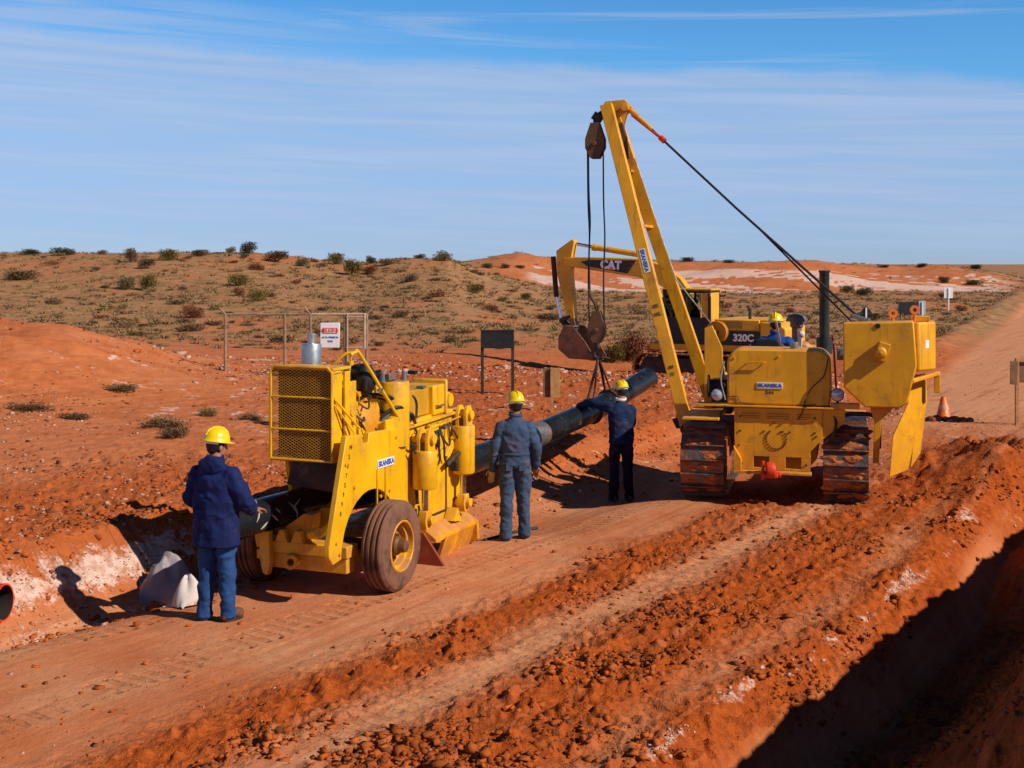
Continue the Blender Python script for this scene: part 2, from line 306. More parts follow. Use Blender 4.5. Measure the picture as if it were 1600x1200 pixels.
    tooth = rng_(nt, mth(nt, 'SINE', mth(nt, 'ADD', mth(nt, 'MULTIPLY', ln, 38.), mth(nt, 'MULTIPLY', fin, 2.5))), -.2, .7)
    tread = mth(nt, 'MULTIPLY', mth(nt, 'MULTIPLY', band, tooth), mth(nt, 'MULTIPLY', rng_(nt, mid, .40, .58), rng_(nt, sy, 26., 20.)))
    c = mixc(nt, mth(nt, 'MULTIPLY', tread, .28), c, (.36, .11, .04))
    L(nt, c, bs.inputs['Base Color']); bs.inputs['Roughness'].default_value = .95; bs.inputs['Specular IOR Level'].default_value = .12
    h = mth(nt, 'ADD', mth(nt, 'MULTIPLY', fin, 1.0), mth(nt, 'MULTIPLY', vf, .35))
    h = mth(nt, 'ADD', mth(nt, 'MULTIPLY', h, mth(nt, 'MULTIPLY_ADD', churn, 1.3, .45)), mth(nt, 'MULTIPLY', tn.outputs[0], .5)); h = mth(nt, 'SUBTRACT', h, mth(nt, 'MULTIPLY', tread, .55))
    bump(nt, bs, h, .75, .045); return m
GROUND = ground_mat()
def leaf_mat(n, c1, c2):
    m = bpy.data.materials.new(n); m.use_nodes = True; nt = m.node_tree; bs = nt.nodes['Principled BSDF']
    tc = N(nt, 'ShaderNodeTexCoord'); no = N(nt, 'ShaderNodeTexNoise', inp={'Scale': 9., 'Detail': 3.}); L(nt, tc.outputs['Object'], no.inputs['Vector'])
    oi = N(nt, 'ShaderNodeObjectInfo')
    c = mixc(nt, rng_(nt, no.outputs[0], .35, .65), c1, c2); c = mixc(nt, mth(nt, 'MULTIPLY', oi.outputs['Random'], .5), c, tuple(v * .6 for v in c1))
    L(nt, c, bs.inputs['Base Color']); bs.inputs['Roughness'].default_value = .9; bs.inputs['Specular IOR Level'].default_value = .1; return m
LOL = leaf_mat('olive_leaves', (.12, .095, .022), (.23, .165, .045)); LBR = leaf_mat('brown_twigs', (.13, .075, .04), (.20, .125, .07))
LDK = leaf_mat('dark_leaves', (.045, .04, .022), (.09, .075, .035)); LRD = leaf_mat('russet_twigs', (.17, .055, .025), (.27, .10, .05))
LGY = leaf_mat('grey_green_leaves', (.15, .115, .055), (.23, .17, .085)); LTAN = leaf_mat('straw_tufts', (.26, .17, .075), (.38, .25, .12))
# ------------------------------------------------------------ mesh helpers
def tag(o, label=None, cat=None, group=None, kind=None):
    if label: o['label'] = label
    if cat: o['category'] = cat
    if group: o['group'] = group
    if kind: o['kind'] = kind
    return o
def empty(name, loc, rz=0., label=None, cat=None, group=None):
    o = bpy.data.objects.new(name, None); COL.objects.link(o); o.location = loc; o.rotation_euler = (0, 0, rz); o.empty_display_size = .2
    return tag(o, label, cat, group)
class MB:
    def __init__(s): s.v = []; s.f = []
    def add(s, vs, fs):
        b = len(s.v); s.v += [tuple(v) for v in vs]; s.f += [tuple(i + b for i in f) for f in fs]; return s
    def box(s, c, d, M=None):
        cx, cy, cz = c; hx, hy, hz = d[0] / 2, d[1] / 2, d[2] / 2
        vs = [Vector((i * hx, j * hy, k * hz)) for i in (-1, 1) for j in (-1, 1) for k in (-1, 1)]
        if M is not None: vs = [M @ v for v in vs]
        vs = [v + Vector(c) for v in vs]
        return s.add(vs, [(0, 1, 3, 2), (4, 6, 7, 5), (0, 4, 5, 1), (2, 3, 7, 6), (0, 2, 6, 4), (1, 5, 7, 3)])
    def prism(s, pts, ax, a, b):          # pts in the plane across axis ax (0: (y,z) 1: (x,z) 2: (x,y))
        def P(p, t): return (t, p[0], p[1]) if ax == 0 else ((p[0], t, p[1]) if ax == 1 else (p[0], p[1], t))
        n = len(pts); vs = [P(p, a) for p in pts] + [P(p, b) for p in pts]
        fs = [tuple(range(n)), tuple(range(2 * n - 1, n - 1, -1))] + [(i, i + n, (i + 1) % n + n, (i + 1) % n) for i in range(n)]
        return s.add(vs, fs)
    def tube(s, pts, rad, n=10, cap=True, ell=None):
        pts = [Vector(p) for p in pts]; m = len(pts); rs = rad if isinstance(rad, (list, tuple)) else [rad] * m
        prev = None; vs = []
        for i, p in enumerate(pts):
            t = (pts[min(i + 1, m - 1)] - pts[max(i - 1, 0)]).normalized()
            if prev is None:
                up = Vector((0, 0, 1)) if abs(t.z) < .9 else Vector((1, 0, 0)); a = t.cross(up).normalized()
            else: a = (prev - t * prev.dot(t)).normalized()
            prev = a; b = t.cross(a)
            for k in range(n):
                w = 2 * math.pi * k / n; e = ell or (1, 1)
                vs.append(p + a * (math.cos(w) * rs[i] * e[0]) + b * (math.sin(w) * rs[i] * e[1]))
        fs = [(i * n + k, i * n + (k + 1) % n, (i + 1) * n + (k + 1) % n, (i + 1) * n + k) for i in range(m - 1) for k in range(n)]
        if cap: fs += [tuple(range(n - 1, -1, -1)), tuple(range((m - 1) * n, m * n))]
        return s.add(vs, fs)
    def cyl(s, a, b, r, r2=None, n=24): return s.tube([a, b], [r, r if r2 is None else r2], n)
    def beam(s, a, b, w, d, side=(1, 0, 0), w2=None, d2=None):     # w along side, d across
        a = Vector(a); b = Vector(b); t = (b - a).normalized(); sv = Vector(side); sv = (sv - t * sv.dot(t)).normalized(); q = t.cross(sv)
        vs = []
        for p, ww, dd in ((a, w, d), (b, w2 or w, d2 or d)):
            for i, j in ((-1, -1), (1, -1), (1, 1), (-1, 1)): vs.append(p + sv * (i * ww / 2) + q * (j * dd / 2))
        return s.add(vs, [(3, 2, 1, 0), (4, 5, 6, 7)] + [(i, (i + 1) % 4, (i + 1) % 4 + 4, i + 4) for i in range(4)])
    def lathe(s, prof, o, ax, n=40):       # prof [(radius, height along ax)], closed caps if radius 0
        o = Vector(o); ax = Vector(ax).normalized(); up = Vector((0, 0, 1)) if abs(ax.z) < .9 else Vector((1, 0, 0)); a = ax.cross(up).normalized(); b = ax.cross(a)
        vs = []
        for r, h in prof:
            for k in range(n): w = 2 * math.pi * k / n; vs.append(o + ax * h + (a * math.cos(w) + b * math.sin(w)) * max(r, 1e-4))
        fs = [(i * n + k, (i + 1) * n + k, (i + 1) * n + (k + 1) % n, i * n + (k + 1) % n) for i in range(len(prof) - 1) for k in range(n)]
        return s.add(vs, fs)
    def ball(s, c, r, n=14, m=9, M=None):
        r = (r, r, r) if isinstance(r, (int, float)) else r; vs = []
        for i in range(m + 1):
            ph = math.pi * i / m
            for k in range(n):
                w = 2 * math.pi * k / n; v = Vector((math.cos(w) * math.sin(ph) * r[0], math.sin(w) * math.sin(ph) * r[1], math.cos(ph) * r[2]))
                if M is not None: v = M @ v
                vs.append(v + Vector(c))
        return s.add(vs, [(i * n + k, (i + 1) * n + k, (i + 1) * n + (k + 1) % n, i * n + (k + 1) % n) for i in range(m) for k in range(n)])
    def mesh(s, name):
        me = bpy.data.meshes.new(name); me.from_pydata([tuple(v) for v in s.v], [], s.f); return me
    def build(s, name, m, parent=None, bev=0., sharp=35, smooth=True, label=None, weld=True):
        me = s.mesh(name); bm = bmesh.new(); bm.from_mesh(me)
        if weld: bmesh.ops.remove_doubles(bm, verts=bm.verts, dist=2e-5)
        bmesh.ops.recalc_face_normals(bm, faces=bm.faces); bm.to_mesh(me); bm.free()
        if smooth:
            me.polygons.foreach_set('use_smooth', [True] * len(me.polygons)); me.set_sharp_from_angle(angle=R(sharp))
        me.materials.append(m); o = bpy.data.objects.new(name, me); COL.objects.link(o)
        if parent: o.parent = parent
        if bev:
            b = o.modifiers.new('bevel', 'BEVEL'); b.width = bev; b.segments = 2; b.limit_method = 'ANGLE'; b.angle_limit = R(40); b.harden_normals = False
        if label: o['label'] = label
        return o
def text(s, size, loc, xd, up, parent, m, name='lettering', bold=.0, ext=.0015, sx=1., spacing=1.):
    cu = bpy.data.curves.new(name, 'FONT'); cu.body = s; cu.size = size; cu.align_x = 'CENTER'; cu.align_y = 'CENTER'; cu.extrude = ext; cu.offset = bold; cu.space_character = spacing
    t = bpy.data.objects.new('tmp', cu); COL.objects.link(t); dg = bpy.context.evaluated_depsgraph_get(); dg.update()
    me = bpy.data.meshes.new_from_object(t.evaluated_get(dg)); bpy.data.objects.remove(t); me.name = name
    xd = Vector(xd).normalized(); up = Vector(up); up = (up - xd * up.dot(xd)).normalized(); nn = xd.cross(up)
    Mx = Matrix((xd * sx, up, nn)).transposed().to_4x4(); Mx.translation = Vector(loc); me.transform(Mx)
    me.materials.clear(); me.materials.append(m); o = bpy.data.objects.new(name, me); COL.objects.link(o); o.parent = parent; return o
def arc(cx, cy, r, a0, a1, n=6): return [(cx + r * math.cos(R(a0 + (a1 - a0) * i / n)), cy + r * math.sin(R(a0 + (a1 - a0) * i / n))) for i in range(n + 1)]
def curve(pts, n=8):
    pts = [Vector(p) for p in pts]; P = [pts[0] * 2 - pts[1]] + pts + [pts[-1] * 2 - pts[-2]]; o = []
    for i in range(1, len(P) - 2):
        for k in range(n):
            t = k / n; a, b, c, d = P[i - 1:i + 3]
            o.append(.5 * ((2 * b) + (c - a) * t + (2 * a - 5 * b + 4 * c - d) * t * t + (3 * b - a - 3 * c + d) * t ** 3))
    return o + [pts[-1]]
# ------------------------------------------------------------ ground sheet
def build_ground():
    rows = list(np.arange(-40, 2, 2.)) + list(np.arange(2, 4, .25)) + list(np.arange(4, 6, .03)); y = 6.0
    while y < 14: rows.append(y); y *= 1.0026
    while y < 60: rows.append(y); y *= 1.0042
    while y < 230: rows.append(y); y *= 1.006
    while y < 7000: rows.append(y); y *= 1.05
    ys = np.array(rows); k = np.concatenate([-np.geomspace(3.0, .44, 46)[:-1], np.linspace(-.44, .44, 760), np.geomspace(.44, 3.0, 46)[1:]])
    Yg = np.repeat(ys[:, None], len(k), 1); wdt = np.maximum(ys, 2) + 3.; Xg = k[None, :] * wdt[:, None]
    # keep the sheet wide behind the camera
    z, ck, du, scr, chn = terrain(Xg.ravel(), Yg.ravel(), True)
    nr, nc = Yg.shape; co = np.stack([Xg.ravel(), Yg.ravel(), z], 1).astype(np.float32)
    i = (np.arange(nr - 1)[:, None] * nc + np.arange(nc - 1)[None, :]).ravel()
    q = np.stack([i, i + 1, i + nc + 1, i + nc], 1).astype(np.int32)
    me = bpy.data.meshes.new('ground'); me.vertices.add(len(co)); me.vertices.foreach_set('co', co.ravel())
    me.loops.add(q.size); me.loops.foreach_set('vertex_index', q.ravel()); me.polygons.add(len(q))
    me.polygons.foreach_set('loop_start', np.arange(0, q.size, 4, dtype=np.int32)); me.polygons.foreach_set('loop_total', np.full(len(q), 4, np.int32))
    me.polygons.foreach_set('use_smooth', np.ones(len(q), bool)); me.update()
    a = me.color_attributes.new('soil', 'FLOAT_COLOR', 'POINT'); a.data.foreach_set('color', np.stack([ck, du, scr, chn], 1).astype(np.float32).ravel())
    me.materials.append(GROUND); o = bpy.data.objects.new('ground', me); COL.objects.link(o); tag(o, kind='structure', label='red desert ground with graded work strip and low scrub hill')
build_ground()
# ------------------------------------------------------------ loose clods and stones
ICO_V = None
def ico():
    bm = bmesh.new(); bmesh.ops.create_icosphere(bm, subdivisions=1, radius=1) if False else bmesh.ops.create_cube(bm, size=1.3); bmesh.ops.subdivide_edges(bm, edges=bm.edges[:4], cuts=1); bmesh.ops.triangulate(bm, faces=bm.faces); v = np.array([p.co[:] for p in bm.verts]); f = np.array([[q.index for q in p.verts] for p in bm.faces]); bm.free(); return v, f
def rocks(name, pts, sizes, m, label, flat=.65, sink=.25):
    v, f = ico(); n = len(pts); nv = len(v)
    jit = 1 + (rng.random((n, nv, 3)) - .5) * 1.0; sc = sizes[:, None, None] * (1 + (rng.random((n, 1, 3)) - .5) * 1.0) * np.array([1, 1, flat])
    a = rng.random(n) * 6.28; ca, sa = np.cos(a), np.sin(a); P = v[None] * jit * sc
    X = P[..., 0] * ca[:, None] - P[..., 1] * sa[:, None]; Yy = P[..., 0] * sa[:, None] + P[..., 1] * ca[:, None]
    z = terrain(pts[:, 0], pts[:, 1]) + sizes * flat * (1 - 2 * sink) * .5
    co = np.stack([X + pts[:, :1], Yy + pts[:, 1:2], P[..., 2] + z[:, None]], -1).reshape(-1, 3)
    fa = (f[None] + (np.arange(n) * nv)[:, None, None]).reshape(-1, 3)
    me = bpy.data.meshes.new(name); me.vertices.add(len(co)); me.vertices.foreach_set('co', co.astype(np.float32).ravel())
    me.loops.add(fa.size); me.loops.foreach_set('vertex_index', fa.astype(np.int32).ravel()); me.polygons.add(len(fa))
    me.polygons.foreach_set('loop_start', np.arange(0, fa.size, 3, dtype=np.int32)); me.polygons.foreach_set('loop_total', np.full(len(fa), 3, np.int32))
    me.update(); me.materials.append(m); o = bpy.data.objects.new(name, me); COL.objects.link(o); tag(o, label, None, None, 'stuff'); return o
CLOD = mat('orange_clods', (.42, .105, .025), .95, var=.45, vscale=1.3, bmp=.5, bscale=30, bdist=.01, spec=.1)
CLOD2 = mat('dark_clods', (.20, .065, .03), .95, var=.4, vscale=1.3, bmp=.5, bscale=30, bdist=.01, spec=.1)
STONE = mat('pale_stones', (.52, .31, .23), .9, var=.3, vscale=1.0, bmp=.4, bscale=30, bdist=.01, spec=.1)
def pick(n, ymin, ymax, wfun, power=1.7):
    out = []
    while len(out) < n:
        t = rng.random(n * 2); y = ymin * (ymax / ymin) ** t; x = (rng.random(n * 2) * 2 - 1) * (.46 * y + 1)
        k = rng.random(n * 2) < wfun(x, y); out += list(zip(x[k], y[k]))
    return np.array(out[:n])
def w_churn(x, y):
    z, ck, du, sc, ch = terrain(x, y, True); return np.clip(ch ** 1.5 * (fbm(x, y, .8, 3, 70) * 1.7 + .22), 0, 1) + .003
def w_any(x, y): return np.clip(.25 + fbm(x, y, 2., 3, 71) * .8, .03, 1)
def w_rub(x, y): return np.clip(gs(y + .05 * x, 35, 6) * (1 - ss(x, 7, 11)) * (1 - .9 * ss(-x, 4, 8)) * (.4 + fbm(x, y, 1.6, 3, 72)), 0, 1)
def w_bank(x, y):
    s2 = -(x + 3.8) * .84 + (y - 13.4) * .54; return np.clip(gs(s2, .1, .8) * (.6 + fbm(x, y, .7, 2, 73)), 0, 1) * (y < 26)
def szs(n, a, b): return a * (b / a) ** (rng.random(n) ** 2.4)
def w_chalk(x, y): return np.clip(terrain(x, y, True)[1] * 1.2 - .2, 0, 1)
p = pick(22000, 7.2, 24, w_churn); rocks('clods', p, .0045 * (10.) ** (rng.random(len(p)) ** 2.8), CLOD, 'loose orange clods over the churned strip')
p = pick(3500, 7.2, 24, w_churn); rocks('clods', p, szs(len(p), .006, .036), CLOD2, 'dark clods over the churned strip')
p = pick(2600, 7.4, 45, w_any); rocks('pebbles', p, szs(len(p), .004, .020) * (1 + p[:, 1] / 40), CLOD, 'fine reddish pebbles on the graded soil')
p = pick(700, 7.4, 45, w_any); rocks('pebbles', p, szs(len(p), .004, .016) * (1 + p[:, 1] / 40), STONE, 'fine pale pebbles on the graded soil')
p = pick(1800, 24, 46, w_rub); rocks('rubble', p, szs(len(p), .02, .10), STONE, 'pale chalk rubble along the far trench spoil')
p = pick(1600, 22, 46, w_rub); rocks('rubble', p, szs(len(p), .02, .10), CLOD, 'red rubble along the far trench spoil')
p = pick(3000, 11, 26, w_bank); rocks('rubble', p, szs(len(p), .008, .050), CLOD, 'red rubble on the near trench bank')
p = pick(1500, 11, 26, w_bank); rocks('rubble', p, szs(len(p), .007, .035), STONE, 'chalk crumbs on the near trench bank')
# ------------------------------------------------------------ scrub
def shrub_mb(seed, n=420, w=1., h=1., leaf=.05, spiky=.3, sp=.7):
    r = random.Random(seed); m = MB(); cl = [(r.uniform(-sp, sp), r.uniform(-sp, sp), r.uniform(.2, .75)) for _ in range(9)]
    for i in range(n):
        c = r.choice(cl); a = r.uniform(0, 6.28); q = r.random() ** .5 * .38
        p = Vector(((c[0] * .62 + q * math.cos(a)) * w / 2 * 1.1, (c[1] * .62 + q * math.sin(a)) * w / 2 * 1.1, max(.02, (c[2] + r.uniform(-.35, .3)) * h)))
        d = Vector((p.x * .6 + r.uniform(-.3, .3) * w, p.y * .6 + r.uniform(-.3, .3) * w, h * r.uniform(.2, .9))).normalized(); e = d.cross(Vector((r.uniform(-1, 1), r.uniform(-1, 1), r.uniform(-1, 1)))).normalized()
        l = leaf * r.uniform(.7, 1.8) * (1 + spiky * 2); b = leaf * r.uniform(.3, .8)
        m.add([p - e * b, p + e * b, p + d * l + e * b * .2, p + d * l * .8 - e * b * .3], [(0, 1, 2, 3)])
    return m
def stem_mb(seed, w=1., h=1., n=12):
    r = random.Random(seed); m = MB()
    for i in range(n):
        a = r.uniform(0, 6.28); q = r.uniform(.15, .45) * w
        m.tube([(0, 0, -.05), (q * .4 * math.cos(a), q * .4 * math.sin(a), h * .35), (q * math.cos(a), q * math.sin(a), h * r.uniform(.6, .95))], [.012 * w + .004, .008 * w, .003], 4, False)
    return m
PROT = {}
def proto(kind, i, m):
    if (kind, i) not in PROT:
        PROT[kind, i] = (shrub_mb(100 + i * 7 + len(kind), 1500, 1., .62, .028, .35), stem_mb(50 + i, 1., .5), m)
        a, b, m = PROT[kind, i]; fo = a.mesh('foliage'); fo.materials.append(m); st = b.mesh('stem'); st.materials.append(LBR); PROT[kind, i] = (fo, st)
    return PROT[kind, i]
def shrub(px, py, wpx, hpx, kind, label, name='shrub', Y=None):
    P_ = onto(px, py) if Y is None else Vector(((px - 800) / F * Y, Y, gz((px - 800) / F * Y, Y)))
    m = dict(olive=LOL, brown=LBR, dark=LDK, russet=LRD, grey=LGY)[kind]; fo, st = proto(kind, random.randrange(4), m)
    w = wpx * 1.25 * P_.y / F; h = hpx * .85 * P_.y / F
    e = empty(name, (P_.x, P_.y, P_.z - .03), random.uniform(0, 6.28), label, 'shrub', 'shrubs on the scrub hillside')
    for nm, me in (('foliage', fo), ('stem', st)):
        o = bpy.data.objects.new(nm, me); COL.objects.link(o); o.parent = e; o.scale = (w, w * .8, h / .62)
SH = [(45, 398, 34, 12, 'dark', 'low dark shrub on the skyline nearest the left edge of the photo'), (100, 399, 44, 15, 'dark', 'dark spreading shrub second from the left on the skyline'),
 (160, 398, 22, 10, 'grey', 'tiny grey shrub on the skyline between two dark spreading shrubs'), (204, 410, 26, 26, 'brown', 'upright brown shrub just below the skyline left of the olive one'), (230, 419, 34, 18, 'brown', 'brown rounded shrub below the skyline right of the upright brown one'),
 (265, 407, 38, 22, 'olive', 'bright olive shrub on the left part of the skyline'), (310, 400, 34, 14, 'brown', 'brown shrub on the skyline right of the bright olive one'), (360, 394, 18, 12, 'grey', 'small grey shrub touching the dark bushy one on the skyline'),
 (387, 396, 30, 22, 'dark', 'tallest dark bushy shrub on the highest part of the skyline'), (432, 409, 44, 20, 'brown', 'wide dark-brown shrub where the skyline starts to drop'), (402, 422, 30, 16, 'russet', 'russet shrub below the tallest dark skyline shrub'),
 (472, 416, 26, 16, 'grey', 'grey-green shrub on the sloping skyline above the fence'), (527, 413, 36, 22, 'olive', 'green shrub on the skyline above the white notice'), (552, 430, 36, 30, 'olive', 'big olive shrub just below the skyline above the fence corner'),
 (580, 412, 18, 15, 'dark', 'small dark green shrub on the skyline right of the big olive one'), (606, 414, 26, 12, 'brown', 'low brown shrub on the middle skyline'), (655, 404, 22, 9, 'dark', 'flat dark shrub on the skyline left of the last tall shrub'),
 (692, 408, 34, 20, 'grey', 'bushy grey-green shrub at the right end of the near ridge'), (762, 419, 20, 10, 'dark', 'first small dark shrub on the far skyline right of the ridge'), (790, 419, 16, 9, 'dark', 'second small dark shrub on the far skyline right of the ridge'), (814, 419, 20, 7, 'brown', 'low shrub on the far skyline left of the excavator arm'),
 (30, 437, 70, 20, 'brown', 'long dead brown shrub at the left edge below the skyline'), (198, 452, 40, 24, 'grey', 'pale olive left half of the shrub pair on the left slope'), (230, 454, 34, 32, 'olive', 'dense olive right half of the shrub pair on the left slope'),
 (375, 446, 46, 22, 'olive', 'olive shrub on the slope above the fence'), (405, 471, 34, 26, 'olive', 'yellow-olive shrub on the slope close above the fence rail'), (372, 462, 24, 16, 'russet', 'small russet shrub left of the yellow-olive one above the fence'), (298, 497, 40, 24, 'russet', 'dark russet shrub on the slope left of the fence'),
 (740, 458, 34, 17, 'olive', 'yellowish shrub on the slope above the black signboard'), (822, 468, 22, 15, 'olive', 'small green shrub between the black signboard and the excavator arm'), (640, 440, 30, 15, 'brown', 'brown shrub on the middle slope above the sign'), (575, 428, 28, 14, 'russet', 'russet shrub right of the big olive skyline shrub'),
 (765, 485, 34, 15, 'russet', 'russet shrub on the slope behind the black signboard'), (625, 496, 30, 14, 'brown', 'brown shrub low on the slope right of the fence'), (865, 500, 40, 14, 'brown', 'brown shrub at the foot of the slope left of the excavator stick'),
 (1350, 462, 30, 16, 'dark', 'dark shrub on the plain beyond the exhaust stack'), (1322, 458, 26, 14, 'olive', 'olive shrub on the plain just right of the exhaust stack'), (1475, 442, 24, 12, 'dark', 'dark shrub below the skyline above the white marker post'), (1520, 445, 30, 10, 'dark', 'flat dark shrub right of the white marker post'), (1500, 486, 24, 11, 'russet', 'russet shrub on the plain beside the far road'),
 (1525, 416, 26, 9, 'dark', 'dark shrub on the far right skyline'), (1440, 417, 20, 7, 'dark', 'low dark shrub on the skyline over the chalk bank'), (1380, 418, 18, 6, 'dark', 'tiny dark shrub on the skyline right of the exhaust stack'), (1075, 409, 30, 9, 'dark', 'dark shrub on the skyline behind the boom'), (1140, 411, 20, 7, 'dark', 'small dark shrub on the skyline right of the boom'),
 (985, 562, 60, 52, 'russet', 'red and green bush growing behind the crane boom'), (958, 566, 46, 36, 'olive', 'olive bush behind the hanging hook block'), (1020, 556, 36, 30, 'russet', 'ragged russet bush in front of the excavator track')]
for a in SH: shrub(*a)
def w_left(x, y): return np.clip(ss(-(x + 3.8) * .84 + (y - 13.4) * .54, .5, 2) * (.35 + fbm(x, y, 2.2, 3, 75)), 0, 1)
p = pick(4500, 12, 44, w_left); rocks('pebbles', p, szs(len(p), .006, .036), STONE, 'pale flecks of stone on the red ground left of the trench')
p = pick(6000, 12, 44, w_left); rocks('pebbles', p, szs(len(p), .006, .045), CLOD2, 'dark flecks of soil on the red ground left of the trench')
p = pick(1500, 8, 24, w_chalk); rocks('chalk_rubble', p, szs(len(p), .005, .026), mat('chalk_lumps', (.60, .42, .36), .95, var=.25, bmp=.4, bscale=30, spec=.1), 'pale chalk lumps on the trench lips')
shrub(275, 682, 60, 22, 'brown', 'withered brown shrub on bare soil left of the machine guard')
shrub(325, 650, 44, 16, 'grey', 'withered pale shrub higher on the bare soil')
shrub(45, 640, 70, 16, 'brown', 'dead flattened shrub on the red ground nearest the left edge')
shrub(190, 610, 70, 14, 'grey', 'pale dry low shrub at the foot of the red mound')
shrub(262, 668, 90, 22, 'brown', 'wide withered brown shrub above the man in the parka')
shrub(395, 655, 50, 14, 'brown', 'thin dead shrub just left of the mesh guard')
shrub(120, 655, 60, 16, 'brown', 'thin dead shrub on the red ground at the left')
# individual tufts on the slopes
TM = []
for i in range(6):
    me = shrub_mb(300 + i, 420, 1., .34, .038, .3, .42).mesh('tuft'); me.materials.append([LBR, LGY, LTAN, LBR, LRD, LTAN][i]); TM.append(me)
cnt = 0
while cnt < 270:
    t = random.random(); y = 47 * (125 / 47) ** t; x = random.uniform(-.45, .44) * y
    if x > .20 * y + 6 and random.random() < .5: continue
    r_ = (x - 12.2 - .443 * (y - 37)) * .914
    if -2 < r_ < 11 or (abs(x - 5.5) < 6 and abs(y - 43) < 5): continue
    if fbm(np.array([x]), np.array([y]), 7, 2, 80)[0] < -.25: continue
    o = bpy.data.objects.new('tuft', random.choice(TM)); COL.objects.link(o); s_ = random.uniform(.5, 1.2) ** 1.4
    o.location = (x, y, gz(x, y) - .03); o.rotation_euler = (0, 0, random.uniform(0, 6.28)); o.scale = (s_ * random.uniform(1, 1.9), s_, s_ * random.uniform(.6, 1.0))
    tag(o, 'low dry tuft of scrub on the tan hillside', 'scrub tuft', 'dry scrub tufts on the hillside'); cnt += 1
def cover(name, n, ymin, ymax, m, label, size, seed, xf=.47):
    r = np.random.default_rng(seed); y = ymin * (ymax / ymin) ** r.random(n * 3); x = (r.random(n * 3) * 2 - 1) * xf * y
    rd = (x - 12.2 - .443 * (y - 37)) * .914; _, ck, du, sc, ch = terrain(x, y, True)
    k = ((rd < -1.5) | (rd > 11)) & (r.random(n * 3) < sc * (.5 + fbm(x, y, 3, 3, 90 + seed))) & ~((np.abs(x - 5.5) < 5) & (np.abs(y - 43) < 4)); x = x[k][:n]; y = y[k][:n]; n = len(x); z = terrain(x, y)
    nb = 13; sz = size * (.5 + r.random(n)) * (1 + y / 160); a = r.random((n, nb)) * 6.28; q = r.random((n, nb)) * .6; hh = (.4 + r.random((n, nb)) * .6)
    bx = x[:, None] + np.cos(a) * q * sz[:, None]; by = y[:, None] + np.sin(a) * q * sz[:, None]; w = sz[:, None] * .10; aw = r.random((n, nb)) * 6.28
    zz = np.repeat(z[:, None], nb, 1)
    p0 = np.stack([bx - np.cos(aw) * w, by - np.sin(aw) * w, zz - .02], -1); p1 = np.stack([bx + np.cos(aw) * w, by + np.sin(aw) * w, zz - .02], -1)
    p2 = np.stack([bx + np.cos(a) * .5 * sz[:, None], by + np.sin(a) * .5 * sz[:, None], zz + hh * sz[:, None] * .50], -1)
    co = np.stack([p0, p1, p2], 2).reshape(-1, 3); fa = np.arange(len(co)).reshape(-1, 3)
    me = bpy.data.meshes.new(name); me.from_pydata(co.tolist(), [], fa.tolist()); me.materials.append(m); o = bpy.data.objects.new(name, me); COL.objects.link(o); tag(o, label, None, None, 'stuff')
cover('dry_grass', 5000, 44, 260, LTAN, 'straw coloured dry grass over the hillside', .20, 1)
cover('ground_cover', 5200, 44, 300, LBR, 'brown ground cover over the hillside', .22, 2)
cover('ground_cover', 1200, 44, 380, LGY, 'grey-green ground cover over the hillside', .24, 3)
cover('ground_cover', 500, 170, 420, LDK, 'dark far scrub along the skyline', .36, 4)
# ------------------------------------------------------------ pipelayer (side-boom tractor)
HP = 15.
PL = empty('pipelayer', (3.55, 17.53, 0), -R(HP), 'yellow crawler side-boom tractor with raised boom and counterweight seen from behind', 'pipelayer')
